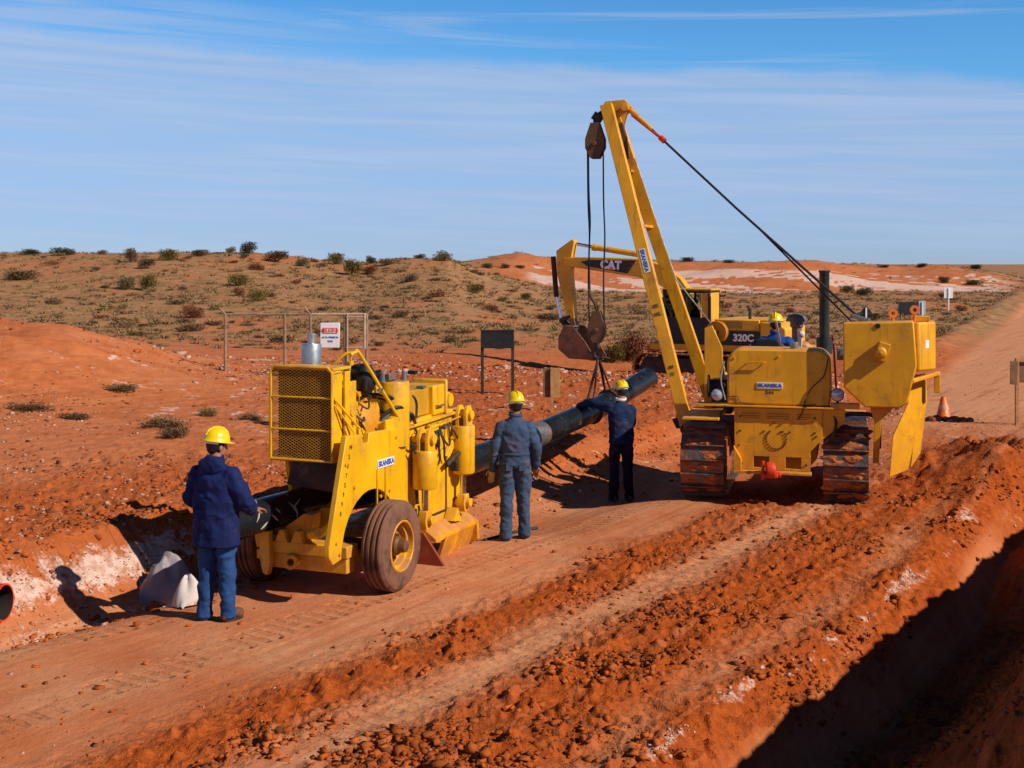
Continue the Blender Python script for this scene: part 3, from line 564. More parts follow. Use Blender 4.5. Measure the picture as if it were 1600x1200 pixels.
# the empty sits on the ground between the rear ends of the two tracks
def blob(mb, c, rad, M, r):
    k = len(mb.v); mb.ball(c, rad, 9, 6, M); c = Vector(c)
    for i in range(k, len(mb.v)): p = Vector(mb.v[i]); mb.v[i] = tuple(c + (p - c) * (.72 + .7 * mnoise.noise(p * 23)+.12))
def track(u, lab):
    rr, rf = .50, .43; cv, cf = .50, 2.72; zr, zf = .50, .43
    path = [] ; d = math.degrees(math.atan2(zr + rr - (zf + rf), cf - cv))
    path += [(cv - 0 + rr * math.cos(R(a)), zr + rr * math.sin(R(a))) for a in np.linspace(90 - d, 270, 60)]
    path += [(v, .0) for v in np.linspace(cv + .05, cf, 60)]
    path += [(cf + rf * math.cos(R(a)), zf + rf * math.sin(R(a))) for a in np.linspace(-90, 90 - d, 50)]
    path += [(cf + (cv - cf) * t, zf + rf + (zr + rr - zf - rf) * t - .03 * math.sin(math.pi * t)) for t in np.linspace(.02, .98, 50)]
    P_ = np.array(path); seg = np.linalg.norm(np.diff(np.vstack([P_, P_[:1]]), axis=0), axis=1); cum = np.concatenate([[0], np.cumsum(seg)]); tot = cum[-1]
    Pc = np.vstack([P_, P_[:1]]); n = 38; sh = MB(); mud = MB(); r = random.Random(int(u * 10) + 50)
    def at(t): t %= tot; return np.array([np.interp(t, cum, Pc[:, 0]), np.interp(t, cum, Pc[:, 1])])
    for i in range(n):
        t = tot * i / n; a = at(t); b = at(t + tot / n * .96); m_ = (a + b) / 2; tv = (b - a) / np.linalg.norm(b - a); nv = np.array([tv[1], -tv[0]])
        c0 = np.array([cv + 1.1, .45]);
        if np.dot(nv, m_ - c0) < 0: nv = -nv
        q = Vector((0, tv[0], tv[1])); nn = Vector((0, nv[0], nv[1])); M = Matrix((Vector((1, 0, 0)), q, nn)).transposed()
        l = np.linalg.norm(b - a); ctr = Vector((u, m_[0], m_[1])) - nn * .02
        sh.box(ctr, (.60, l, .025), M); g = ctr + q * (l * .40) + nn * .035
        sh.box(g, (.60, .018, .055), M); sh.box(ctr - nn * .045 + Vector((.12, 0, 0)), (.05, l * .8, .07), M); sh.box(ctr - nn * .045 - Vector((.12, 0, 0)), (.05, l * .8, .07), M)
        if m_[1] > .12 and r.random() < .93:
            for k in range(7):
                e = r.uniform(.035, .085); blob(mud, ctr + nn * r.uniform(-.01, .015) + q * (l * r.uniform(-.35, .3)) + Vector((r.uniform(-.25, .25), 0, 0)), (e * 1.9, e * .75, e * .40), M, r)
    tr = sh.build('track', TRK, PL, .004, label=lab)
    mo = mud.build('caked_clay', CLAY, tr)
    s = 1 if u > 0 else -1
    fr = MB(); fr.prism([(.75, .22), (2.5, .22), (2.6, .50), (2.3, .62), (.9, .62), (.65, .5)], 0, u - .17, u + .17); fr.box((u, 1.6, .68), (.2, .9, .08)); fr.build('track_frame', CLAY, tr, .01)
    sp = MB(); sp.lathe([(0, -.1), (.36, -.1), (.40, -.05), (.40, .05), (.36, .1), (0, .1)], (u, cv, zr), (1, 0, 0), 22); sp.lathe([(.17, -.24), (.17, .24), (0, .24)], (u, cv, zr), (1, 0, 0), 16)
    for k in range(11):
        a = 2 * math.pi * k / 11; sp.box((u, cv + .42 * math.cos(a), zr + .42 * math.sin(a)), (.07, .07, .09), Matrix.Rotation(a, 3, 'X'))
    sp.build('sprocket', CLAY, tr, .004)
    MB().lathe([(0, -.1), (.30, -.1), (.36, -.07), (.37, .07), (.30, .1), (0, .1)], (u, cf, zf), (1, 0, 0), 24).lathe([(.1, -.2), (.1, .2), (0, .2)], (u, cf, zf), (1, 0, 0), 14).build('idler', CLAY, tr)
    ro = MB()
    for k in range(6): ro.lathe([(0, -.19), (.1, -.19), (.11, -.1), (.08, -.08), (.08, .08), (.11, .1), (.1, .19), (0, .19)], (u, 1.0 + k * .26, .16), (1, 0, 0), 14)
    ro.build('track_roller', CLAY, tr)
track(-.95, 'clay-caked track on the boom side'); track(.99, 'clay-caked track on the counterweight side')
# body
hs = MB()
hs.prism([(-.50, 1.32), (.68, 1.32), (.68, .92), (.52, .74), (.52, .66), (-.48, .66), (-.50, .9)], 1, .0, .06)
for a, b in ((-.48, -.24), (-.03, .19), (.40, .52)): hs.prism([(a, .66), (b, .66), (b, .47), (a, .47)], 1, .0, .06)
hs.prism([(-.24, .50), (-.03, .50), (-.03, .47), (-.24, .47)], 1, .0, .06); hs.prism([(.19, .50), (.40, .50), (.40, .47), (.19, .47)], 1, .0, .06)
hs.build('rear_plate', YEL2, PL, .006)
MB().prism([(-.50, 1.34), (.66, 1.34), (.60, .6), (.48, .45), (-.44, .45), (-.5, .6)], 1, .34, 1.4).build('transmission_case', YEL2, PL, .02)
ri = MB()
for i in range(18): a = R(-230 + i * 280 / 17); ri.lathe([(0, .012), (.012, .012), (.014, 0)], (.07 + .135 * math.cos(a), 0, .90 + .135 * math.sin(a)), (0, -1, 0), 8)
for x, z in ((-.1, 1.0), (.13, 1.0), (.25, 1.0), (.03, 1.12), (-.42, 1.2), (-.42, 1.0), (.58, 1.2), (.58, 1.0), (-.44, .8), (-.40, .55), (.47, .56), (.6, .95)): ri.lathe([(0, .012), (.014, .012), (.016, 0)], (x, 0, z), (0, -1, 0), 8)
ri.build('bolt_ring', BRN, PL)
lv = MB()
for x0, x1 in ((-.40, -.16), (-.06, .24), (.34, .54)):
    for k in range(3): lv.box(((x0 + x1) / 2, -.008, 1.24 - k * .035), (x1 - x0, .022, .008), Matrix.Rotation(R(25), 3, 'X'))
lv.build('louvre', YEL2, PL)
lip = MB(); lip.box((.02, -.05, .45), (1.04, .16, .035)); lip.prism([(-.50, .47), (-.40, .47), (-.40, .62), (-.50, .80)], 1, -.09, -.002); lip.build('drawbar_plate', YEL2, PL, .005)
hk = MB(); hk.lathe([(.045, -.05), (.10, -.06), (.115, 0), (.10, .06), (.045, .05)], (.0, -.16, .50), (1, .2, 0), 20); hk.cyl((-.13, -.14, .44), (.14, -.14, .44), .04, None, 12); hk.box((0, -.12, .42), (.2, .16, .05)); hk.cyl((-.10, -.17, .36), (-.10, -.17, .62), .022, None, 10); hk.build('tow_hook', RED, PL, .008)
# tank
tp = [(-.60, 1.36), (.78, 1.36), (.80, 1.6)] + arc(.60, 1.94, .19, 0, 90) + arc(-.40, 1.93, .20, 90, 180)
tk = MB(); tk.prism(tp, 1, 0, .62); tk.build('rear_tank', YEL2, PL, .03, 25)
MB().box((.10, .10, 1.345), (1.45, .34, .022)).build('tank_ledge', YEL2, PL, .004)
# the worn notch and filler neck on top of the tank
MB().lathe([(0, .10), (.055, .10), (.06, .07), (.05, 0)], (.30, .20, 2.12), (0, 0, 1), 16).build('filler_cap', STEEL, PL)
MB().tube(curve([(.76, -.012, 2.02), (.70, -.014, 1.78), (.55, -.014, 1.62), (.46, -.014, 1.46), (.43, -.02, 1.32), (.36, -.02, 1.17)]), .008, 6).build('hose', DKB, PL)
MB().tube(curve([(-.59, -.012, 1.46), (-.46, -.012, 1.47), (-.38, -.012, 1.38), (.1, -.02, 1.33), (.6, -.02, 1.39)]), .006, 6).build('hose', DKB, PL)
pl = MB().box((-.02, -.006, 1.63), (.345, .010, .082)).build('name_plate', WHITE, PL, .002); text('SKANSKA', .070, (-.02, -.0125, 1.63), (1, 0, 0), (0, 0, 1), pl, BLUE, 'lettering', .0025, sx=1.06)
text('344', .062, (-.02, -.0025, 1.535), (1, 0, 0), (0, 0, 1), PL, INK, 'number_marking', .002, spacing=1.25)
fx_ = MB()
for x, z in ((-.50, 2.0), (-.50, 1.46), (.68, 2.0), (.68, 1.46), (.10, 2.03)): fx_.lathe([(0, .012), (.016, .012), (.018, 0)], (x, 0, z), (0, -1, 0), 8)
fx_.tube([(-.30, -.01, 1.95), (-.30, -.045, 1.95), (-.08, -.045, 1.95), (-.08, -.01, 1.95)], .010, 6); fx_.build('tank_fitting', YEL2, PL)
MB().tube(curve([(.80, .05, 1.30), (.86, .02, 1.15), (.82, .02, .98), (.70, .05, .86)]), .018, 7).build('hose', HOSE, PL); MB().tube(curve([(-.62, .1, 1.30), (-.70, .06, 1.2), (-.60, .05, 1.05), (-.52, .08, .95)]), .015, 7).build('hose', HOSE, PL)
def lamp(u, z, v=-.02):
    a = MB().lathe([(0, .12), (.05, .12), (.085, .04), (.092, 0), (.085, -.005)], (u, v, z), (0, 1, 0), 24).cyl((u, v + .06, z - .05), (u, v + .06, z - .15), .018, None, 8).build('headlight', BLK, PL)
    MB().lathe([(.084, 0), (.06, -.022), (0, -.032)], (u, v, z), (0, 1, 0), 24).build('lens', LENS, a)
lamp(-.73, 1.49); lamp(.88, 1.53)
MB().box((-.80, .10, 1.345), (.44, .26, .03)).box((-.95, .55, 1.16), (.5, 1.4, .03)).build('fender', YEL2, PL, .005, label='fender over the boom side track')
MB().box((.98, .06, 1.375), (.38, .18, .07)).box((1.0, .75, 1.16), (.52, 1.4, .03)).build('fender', YEL2, PL, .008, label='fender over the counterweight side track')
MB().prism([(.62, .86), (.98, 1.15), (.98, 1.33), (.62, 1.33)], 1, .02, .06).build('gusset', YEL2, PL, .004)
# operator place, engine hood
MB().box((0, 1.1, 1.30), (1.1, 1.0, .06)).build('operator_deck', YEL2, PL, .01)
st = MB().box((-.05, 1.25, 1.62), (.55, .5, .14)).box((-.05, 1.2, 1.44), (.4, .4, .25)).build('seat', BLK, PL, .04)
MB().prism([(-.36, 1.7), (.14, 1.7), (.14, 2.12)] + arc(-.02, 2.08, .13, 30, 90, 4) + arc(-.24, 2.09, .12, 90, 180, 4), 1, .92, 1.02).build('seat_back', BLK, st, .02)
MB().prism([(-.48, 1.25), (.48, 1.25), (.48, 1.95), (.38, 2.05), (-.38, 2.05), (-.48, 1.95)], 1, 1.95, 3.15).build('engine_hood', YEL2, PL, .03)
MB().prism([(-.55, .5), (.55, .5), (.55, 2.0), (-.55, 2.0)], 1, 3.15, 3.3).build('radiator_guard', YEL2, PL, .03)
MB().lathe([(0, .70), (.085, .70), (.088, .68), (.075, .66), (.075, -.45), (0, -.45)], (.66, 2.1, 2.50), (0, 0, 1), 24).lathe([(.12, -.22), (.12, -.46), (0, -.46)], (.66, 2.1, 2.40), (0, 0, 1), 20).build('exhaust_stack', mat('green_black_stack', (.022, .033, .026), .5, var=.25, dirt=.15), PL, sharp=50)
MB().lathe([(0, .20), (.05, .205), (.13, .17), (.165, .11), (.16, .08), (.10, .075), (.10, 0), (.075, -.02), (.075, -.35)], (.24, 2.35, 2.33), (0, 0, 1), 28).build('air_precleaner', mat('grey_precleaner', (.11, .10, .11), .45, var=.2, dirt=.3), PL, sharp=45)
lvm = MB(); lvm.tube([(.10, .72, 1.9), (.07, .80, 2.2), (.01, .85, 2.48)], .017, 8); lvm.build('control_lever', mat('bare_lever', (.55, .36, .25), .5), PL)
MB().tube([(.34, 1.0, 1.6), (.36, 1.1, 2.24)], .014, 8).ball((.36, 1.1, 2.28), .05).build('control_lever', SACK, PL)
MB().tube([(.80, .5, 2.3), (.83, .3, 2.1), (.86, .2, 1.6)], .014, 8).build('control_lever', RED, PL, label='red lever beside the exhaust stack')
MB().box((.93, .9, 2.02), (.14, .3, .16)).cyl((.9, .75, 2.02), (1.0, .75, 2.02), .06, None, 14).build('battery_box', STEEL, PL, .01)
# winch post and sheave on the boom side
wp = MB(); wp.prism([(-1.07, 1.0), (-.80, 1.0), (-.78, 1.70), (-.80, 2.05), (-.95, 2.38), (-1.06, 2.34)], 1, 1.35, 1.40); wp.prism([(-1.07, 1.0), (-.82, 1.0), (-.80, 1.70), (-.95, 2.30), (-1.06, 2.30)], 1, 1.75, 1.80)
wp.beam((-.76, 1.38, 1.3), (-.93, 1.38, 2.2), .05, .12, (0, 1, 0)); wp.build('winch_post', YEL2, PL, .006)
MB().lathe([(.05, -.04), (.12, -.04), (.165, -.05), (.17, -.02), (.135, 0), (.17, .02), (.165, .05), (.12, .04), (.05, .04)], (-.90, 1.55, 2.27), (.25, 1, 0), 28).build('sheave', mat('orange_sheave', (.62, .24, .01), .5, dirt=.2), PL)
MB().lathe([(.0, -.2), (.17, -.2), (.17, -.18), (.10, -.17), (.10, .17), (.17, .18), (.17, .2), (0, .2)], (-.78, 1.1, 1.50), (1, 0, 0), 24).build('winch_drum', DKB, PL)
MB().box((-.78, 1.5, 1.35), (.3, .9, .5)).build('winch_case', BLK, PL, .02)
MB().tube(curve([(-.64, .02, 1.95), (-.68, -.03, 1.7), (-.62, -.03, 1.42)]), .012, 6).build('hose', STEEL, PL)
# boom: two box legs meeting at the tip
TIP = Vector((-2.58, 1.75, 5.70)); A1 = Vector((-1.27, .92, .92)); A2 = Vector((-1.02, 2.60, .90))
bm_ = MB(); bm_.beam(A1, TIP + Vector((-.02, -.12, .05)), .17, .185, (0, 1, 0)); b1 = bm_.build('boom', YEL2, PL, .008)
MB().beam(A2, TIP + Vector((.05, .10, -.05)), .17, .185, (0, 1, 0)).build('boom_leg', YEL2, b1, .008)
MB().beam(A1 * .97 + TIP * .03, A1, .15, .36, (0, 1, 0), .16, .30).cyl(A1 + Vector((0, -.16, -.03)), A1 + Vector((0, .16, -.03)), .08).build('boom_foot', DKB, b1, .006); MB().cyl(A2 + Vector((0, -.16, -.03)), A2 + Vector((0, .16, -.03)), .08).build('boom_foot', DKB, b1, .006)
def along(t, a=A1, b=TIP): return a + (b - a) * t
MB().beam(along(.62), A2 + (TIP - A2) * .62, .04, .10, (0, 0, 1)).build('cross_brace', YEL2, b1, .004); MB().beam(along(.80), A2 + (TIP - A2) * .80, .04, .10, (0, 0, 1)).build('cross_brace', YEL2, b1, .004)
hd = MB(); hd.prism([(-2.72, 5.66), (-2.66, 5.83), (-2.35, 5.85), (-2.22, 5.72), (-2.32, 5.62), (-2.42, 5.25), (-2.50, 5.2)], 1, 1.80, 1.93); hd.cyl((-2.33, 1.68, 5.72), (-2.33, 2.0, 5.72), .06, None, 14); hd.build('boom_head', YEL2, b1, .006)
MB().prism([(-2.44, 5.48), (-2.38, 5.5), (-2.30, 5.18), (-2.28, 4.95), (-2.34, 4.93), (-2.40, 5.1)], 1, 1.78, 1.92).build('wear_strip', BRN, b1, .004)
# boom decal: white plate along the rear face of the near leg
D = (TIP - A1).normalized(); fn = Vector((0, -1, 0)); fn = (fn - D * fn.dot(D)).normalized(); sx_ = D.cross(fn)
pc = along(.455) + Vector((-.01, -.055, .02)) + fn * .06
def leg_face(t): # centre of the camera-side face of the near leg
    b = TIP + Vector((-.02, -.12, .05)); d = (b - A1).normalized(); sv = Vector((0, 1, 0)); sv = (sv - d * sv.dot(d)).normalized(); return A1 + (b - A1) * t - sv * .0895, d, sv, d.cross(sv)
c0, d0, s0, q0 = leg_face(.50)
q0 = q0 if q0.x > 0 else -q0
def face_quad(c, h, w, off, m, name, par):
    vs = []
    for s_ in (off - .004, off):
        for i, j in ((-1, -1), (1, -1), (1, 1), (-1, 1)): vs.append(c - s0 * s_ + d0 * (i * h / 2) + q0 * (j * w / 2))
    return MB().add(vs, [(0, 1, 2, 3), (4, 5, 6, 7), (0, 1, 5, 4), (1, 2, 6, 5), (2, 3, 7, 6), (3, 0, 4, 7)]).build(name, m, par)
dp = face_quad(c0, .37, .095, .0, WHITE, 'name_plate', PL); text('SKANSKA', .080, c0 - s0 * .0025, -d0, q0, dp, BLUE, 'lettering', .0025)
for t_, ch in ((.36, 'KS'), (.335, 'WL'), (.175, '44'), (.155, '11')): c1, *_ = leg_face(t_); text(ch, .075, c1 - s0 * .002, q0, d0, PL, INK, 'number_marking', .002)
# blocks and ropes
def block(c, name, h=.55, w=.30):
    m = MB(); pts = [(c[0] - w * .22, c[2] + h * .5), (c[0] + w * .22, c[2] + h * .5), (c[0] + w * .5, c[2] + h * .05), (c[0] + w * .5, c[2] - h * .2), (c[0] + w * .22, c[2] - h * .5), (c[0] - w * .22, c[2] - h * .5), (c[0] - w * .5, c[2] - h * .2), (c[0] - w * .5, c[2] + h * .05)]
    m.prism(pts, 1, c[1] - .09, c[1] - .065); m.prism(pts, 1, c[1] + .065, c[1] + .09); m.cyl((c[0], c[1] - .12, c[2] - .05), (c[0], c[1] + .12, c[2] - .05), .035, None, 12)
    o = m.build(name, BRN, PL, .006)
    for y in (-.035, .03): MB().lathe([(.03, -.02), (w * .44, -.026), (w * .40, 0), (w * .44, .026), (.03, .02)], (c[0], c[1] + y, c[2] - .05), (0, 1, 0), 24).build('sheave', DKB, o)
    return o
ub = Vector((-2.77, 1.62, 5.20)); lb = Vector((-2.76, 1.70, 2.32))
block(ub, 'upper_pulley_block')
MB().tube([(-2.77, 1.62, 5.43), (-2.77, 1.62, 5.52), (-2.70, 1.64, 5.62), (-2.60, 1.68, 5.68)], .04, 10).box((-2.74, 1.63, 5.56), (.15, .12, .13), Matrix.Rotation(R(35), 3, 'Y')).build('block_shackle', DKB, PL, .006)
lbk = block(lb, 'hook_block', .50, .27)
MB().tube(curve([(lb.x, lb.y, lb.z + .24), (lb.x - .03, lb.y, lb.z + .36), (lb.x - .09, lb.y, lb.z + .46), (lb.x - .13, lb.y, lb.z + .58)]), [.03] * 24 + [.012], 8).build('rope_wedge', BRN, lbk)
HK = Vector((lb.x + .02, lb.y, lb.z - .42))
MB().cyl((lb.x, lb.y, lb.z - .24), (lb.x, lb.y, lb.z - .33), .045, None, 12).tube([Vector((HK.x + .07 * math.cos(R(a)), HK.y, HK.z + .075 * math.sin(R(a)))) for a in range(100, 400, 20)], [.026] * 12 + [.018, .012, .006], 8).build('hook', DKB, lbk)
ropes = [((ub.x - .12, ub.y - .035, ub.z - .1), (lb.x - .115, lb.y - .035, lb.z)), ((ub.x - .12, ub.y + .03, ub.z - .1), (lb.x - .12, lb.y + .03, lb.z + .5)), ((ub.x + .12, ub.y, ub.z - .1), (lb.x + .115, lb.y, lb.z))]
for a, b in ropes:
    a = Vector(a); b = Vector(b); m_ = (a + b) / 2 + Vector((.015, 0, 0)); MB().tube(curve([a, a * .7 + b * .3, m_, a * .25 + b * .75 - Vector((.01, 0, 0)), b]), .013, 6).build('hoist_rope', CABLE, PL)
T1 = Vector((-2.30, 1.85, 5.72)); CWT = Vector((1.16, .45, 2.56)); dd = CWT - T1
MB().cyl(T1, T1 + dd * .045, .045, .04, 10).cyl(T1 + dd * .045, T1 + dd * .115, .035, .03, 10).build('boom_line_socket', YEL2, PL)
MB().cyl(T1 + dd * .02 - Vector((0, 0, .045)), T1 + dd * .165, .028, .024, 10).cyl(T1 + dd * .155, T1 + dd * .175, .045, None, 10).build('red_sleeve', RED, PL)
MB().tube([T1 + dd * .11, T1 + dd * .5 - Vector((0, 0, .03)), CWT], .019, 8).build('boom_line', CABLE, PL)
MB().tube([T1 + dd * .6 - Vector((0, 0, .03)), CWT + Vector((-.08, .05, -.08))], .013, 6).build('boom_line', CABLE, PL)
MB().tube([along(.83, A2) + Vector((.12, -.05, .05)), along(.45, A2) + Vector((.17, -.4, 0)), Vector((-.98, 1.5, 2.40))], .012, 6).build('winch_rope', STEEL, PL)
# counterweight
cw = MB(); cw.prism([(.95, 2.50), (1.86, 2.54), (1.90, 1.95), (1.78, 1.45), (1.68, 1.38), (1.24, 1.38), (.96, 1.64)], 1, -.12, .30); cwo = cw.build('counterweight', YEL2, PL, .02)
bo = MB(); bo.box((1.46, -.15, 2.13), (.15, .10, .24), Matrix.Rotation(R(18), 3, 'Y')); bo.lathe([(0, .15), (.05, .14), (.075, .11), (.075, .05), (.09, 0)], (1.44, -.13, 2.12), (0, -1, 0), 20); bo.cyl((1.44, -.33, 2.12), (1.44, -.2, 2.12), .018, None, 10); bo.build('lug', YEL2, cwo, .006)
MB().lathe([(0, .01), (.035, .01), (.035, -.01)], (1.40, -.122, 2.47), (0, -1, 0), 16).build('bolt_hole', BLK, cwo)
bx = MB(); bx.prism([(1.84, .04), (1.93, .0), (2.16, .34), (2.16, .95), (1.84, .95)], 2, 1.86, 2.52); cb = bx.build('counterweight_box', YEL2, PL, .03, 60)
nn = Vector((.34, -.23, 0)).normalized(); tt = Vector((.23, .34, 0)).normalized(); cpos = Vector((2.04, .163, 2.22))
vs = [];
for e in (.001, .006):
    for i, j in ((-1, -1), (1, -1), (1, 1), (-1, 1)): vs.append(cpos + nn * e + tt * (i * .045) + Vector((0, 0, j * .055)))
lbp = MB().add(vs, [(0, 1, 2, 3), (4, 5, 6, 7), (0, 1, 5, 4), (1, 2, 6, 5), (2, 3, 7, 6), (3, 0, 4, 7)]).build('warning_label', WHITE, cb)
br = MB(); br.beam((1.72, -.03, 2.42), (1.84, -.03, 1.72), .06, .03, (0, 1, 0)); br.beam((1.84, -.02, 1.74), (2.20, .36, 1.82), .05, .06, (0, 0, 1)); br.beam((2.18, .36, 1.84), (2.18, .36, 1.55), .08, .05, (1, 0, 0)); br.box((1.8, .2, 2.50), (.12, .2, .08)); br.box((1.95, .3, 2.56), (.25, .2, .07)); br.build('counterweight_bracket', YEL2, PL, .008)
ar = MB(); ar.prism([(1.82, 1.78), (2.04, 1.80), (2.06, 1.40), (1.92, 1.05), (1.80, .52), (1.55, .45), (1.60, 1.0), (1.80, 1.42)], 1, -.06, .03); ar.prism([(1.94, 1.36), (2.06, 1.40), (1.98, .70), (1.84, .50)], 1, .16, .25)
ar.v = [(a, b + (a - 1.55) * 1.0, c) for a, b, c in ar.v]
ar.build('counterweight_arm', YEL2, PL, .008)
MB().prism([(1.30, 1.38), (1.62, 1.38), (1.45, 1.18), (1.42, .6), (1.34, .6), (1.36, 1.15)], 1, .12, .2).build('counterweight_link', YEL2, PL, .006)
MB().tube(curve([(.85, .2, 1.2), (1.1, .15, 1.26), (1.35, .15, 1.24), (1.42, .15, 1.1), (1.42, .15, .8)]), .03, 8).build('hydraulic_hose', HOSE, PL)
for u_, z_ in ((1.60, 2.63), (1.88, 2.68)): MB().lathe([(.026, -.02), (.062, -.02), (.062, .02), (.026, .02)], (u_, .15, z_), (.2, -1, 0), 20).cyl((u_, .17, z_ - .05), (u_, .17, z_ - .16), .02, None, 8).build('lifting_eye', ORG, PL)
MB().cyl((1.3, .3, 2.52), (1.08, .42, 2.58), .030, None, 10).build('rope_anchor', SHINY, PL)
# ------------------------------------------------------------ pipe strings
PN = [(-2.86, 12.3, .745), (-2.33, 13.3, .765), (-1.25, 15.1, .755), (-.50, 16.55, .765), (.42, 18.35, .87), (1.38, 20.05, 1.06), (2.32, 21.8, 1.36)]
PR = .17
def pipe(pts, name, label, rim=None):
    c = curve(pts, 6); o = MB().tube(c, PR, 40, False); t0 = (c[0] - c[1]).normalized(); t1 = (c[-1] - c[-2]).normalized()
    ob = o.build(name, PIPE, None, 0, 50); tag(ob, label, 'pipe')
    for p, t in ((c[0], t0), (c[-1], t1)):
        MB().lathe([(PR, 0), (PR - .012, .0), (PR - .012, -.9)], p, t, 40).build('pipe_bore', PINS, ob)
        MB().lathe([(PR + .002, -.022), (PR + .003, .002), (PR - .014, .002)], p, t, 40).build('pipe_end_band', rim or PIPE, ob)
    return ob, c
pp, pcv = pipe(PN, 'steel_pipe', 'long black coated steel pipe running through the bending machine and hung from the boom')
pi = min(range(len(pcv)), key=lambda i: abs(pcv[i].y - 17.9)); i2 = pi + 1
MB().tube(pcv[pi:i2 + 1], PR + .004, 40, False).build('bare_patch', STEEL, pp)
r_ = random.Random(4); CHK = mat('chalk_smear', (.42, .40, .33), .8)
for k in range(16):
    sm = MB()
    i = r_.randrange(1, 8); p = pcv[i] + (pcv[i + 1] - pcv[i]) * r_.random(); t = (pcv[i + 1] - pcv[i]).normalized(); a = t.cross(Vector((0, 0, 1))).normalized(); b = a.cross(t)
    w0 = r_.uniform(-.7, 1.2); L_ = r_.uniform(.25, .9); sk = r_.uniform(-.15, .15)
    sm.tube([p + (a * math.cos(w0 + L_ * q) + b * math.sin(w0 + L_ * q)) * (PR + .0015) + t * sk * q for q in (0, .33, .66, 1)], [.003, .011, .009, .002], 5)
    sm.build('chalk_mark', CHK, pp)
bl = MB(); p = pcv[2]; t = (pcv[3] - pcv[2]).normalized(); a = t.cross(Vector((0, 0, 1))).normalized(); b = Vector((0, 0, 1))
for q in range(5): bl.tube([p + t * (q * .03 - .05) + (a * math.cos(w) + b * math.sin(w)) * (PR + .002) for w in (.9, 1.15, 1.4, 1.6)], [.004, .012, .010, .003], 5)
bl.build('paint_mark', BLUE, pp)
e0 = Vector((-4.66, 11.75, .0)); dr = Vector((-1, .12, 0)); z0 = .06
pipe([e0 + Vector((0, 0, z0 + .13)), e0 + dr * 1 + Vector((0, 0, z0 + .12)), e0 + dr * 2 + Vector((0, 0, z0 + .1)), e0 + dr * 3 + Vector((0, 0, z0 + .1))], 'steel_pipe', 'black pipe end with a red rim lying on chalky soil at the left edge', RED)
# sling holding the pipe
def wpt(u, v, z): c, s_ = math.cos(R(HP)), math.sin(R(HP)); return Vector((3.55 + u * c + v * s_, 17.53 - u * s_ + v * c, z))
hw = wpt(HK.x, HK.y, HK.z - .05)
def near_pipe(y):
    i = min(range(len(pcv) - 1), key=lambda i: abs(pcv[i].y - y)); return pcv[i], (pcv[i + 1] - pcv[i]).normalized()
sl = MB()
for yy, rr_ in ((19.75, .012), (20.45, .012)):
    p, t = near_pipe(yy); a = t.cross(Vector((0, 0, 1))).normalized(); b = a.cross(t)
    ring = [p + (a * math.cos(w) + b * math.sin(w)) * (PR + .016) for w in np.linspace(0, 2 * math.pi, 25)]
    sl.tube(ring, .022, 6, False); sl.tube([hw, (hw + ring[7]) / 2, ring[7]], .022, 6)
    sl.tube([hw, ring[5]], .016, 6)
tag(sl.build('lifting_sling', mat('rusty_sling', (.10, .035, .02), .7, var=.3), None), 'rusty wire sling from the hook down around the raised pipe', 'sling')
# ------------------------------------------------------------ pipe bending machine
HB = 22.
BM = empty('pipe_bending_machine', (-1.96, 13.24, 0), -R(HB), 'yellow wheeled pipe bending machine with mesh radiator guard, big hydraulic cylinders and pipe through it', 'bending machine')
def wheel(u, z0, lab):
    Rr = .455; w = .13
    pr = [(.24, -w * .75), (.27, -w), (.38, -w * 1.02), (Rr - .03, -w * .92), (Rr - .004, -w * .72)]
    for k in (-.46, 0., .46): pr += [(Rr, w * (k - .14)), (Rr - .022, w * (k - .09)), (Rr - .022, w * (k + .09)), (Rr, w * (k + .14))]
    pr += [(Rr - .004, w * .72), (Rr - .03, w * .92), (.38, w * 1.02), (.27, w), (.24, w * .75), (.24, -w * .75)]
    e = empty('wheel', (u, 0, z0 + Rr), 0); e.parent = BM; e['label'] = lab
    MB().lathe(pr, (0, 0, 0), (1, 0, 0), 56).build('tyre', RUB, e, 0, 28)
    s = 1
    rm = MB().lathe([(.262, w * .95), (.25, w * 1.02), (.238, w * .95), (.232, w * .55), (.20, w * .50), (.195, w * .1), (.15, -w * .05), (.09, -w * .05), (.09, w * .2), (.0, w * .2)], (0, 0, 0), (1, 0, 0), 40)
    rm.lathe([(.262, -w * .95), (.25, -w * 1.02), (.232, -w * .7), (.2, -w * .5), (.1, -w * .4), (0, -w * .4)], (0, 0, 0), (1, 0, 0), 40); rm.build('rim', YEL, e, 0, 35)
    hb = MB().lathe([(.10, 0), (.095, .05), (.07, .075), (.06, .14), (.035, .15), (0, .15)], (w * .2, 0, 0), (1, 0, 0), 20)
    for k in range(8): a = 2 * math.pi * k / 8; hb.cyl((.0, .125 * math.cos(a), .125 * math.sin(a)), (.045, .125 * math.cos(a), .125 * math.sin(a)), .016, None, 6)
    hb.build('hub', BRN, e)
wheel(.80, 0, 'dusty ribbed wheel with yellow rim on the near side'); wheel(-.70, -.03, 'dusty wheel mostly hidden behind the pipe')
MB().cyl((-.62, 0, .44), (.70, 0, .44), .06, None, 12).build('axle', DKB, BM)
sp = [(-.86, .42), (-.93, .50), (-.93, .60), (-.60, 1.62), (-.30, 1.60), (-.24, 1.50), (-.16, 1.50), (-.14, 1.60), (.68, 1.56), (.68, .60), (.50, .60)] + arc(-.10, .42, .60, 35, 178, 12)
MB().prism(sp, 0, .56, .62).build('side_plate', YEL, BM, .008, label='near side plate with the white name plate')
MB().prism([(.25, .45), (.05, 1.3), (.1, 1.50), (.68, 1.50), (.68, .45)], 0, -.50, -.45).build('side_plate', YEL, BM, .008, label='far side plate behind the pipe')
rb = MB()
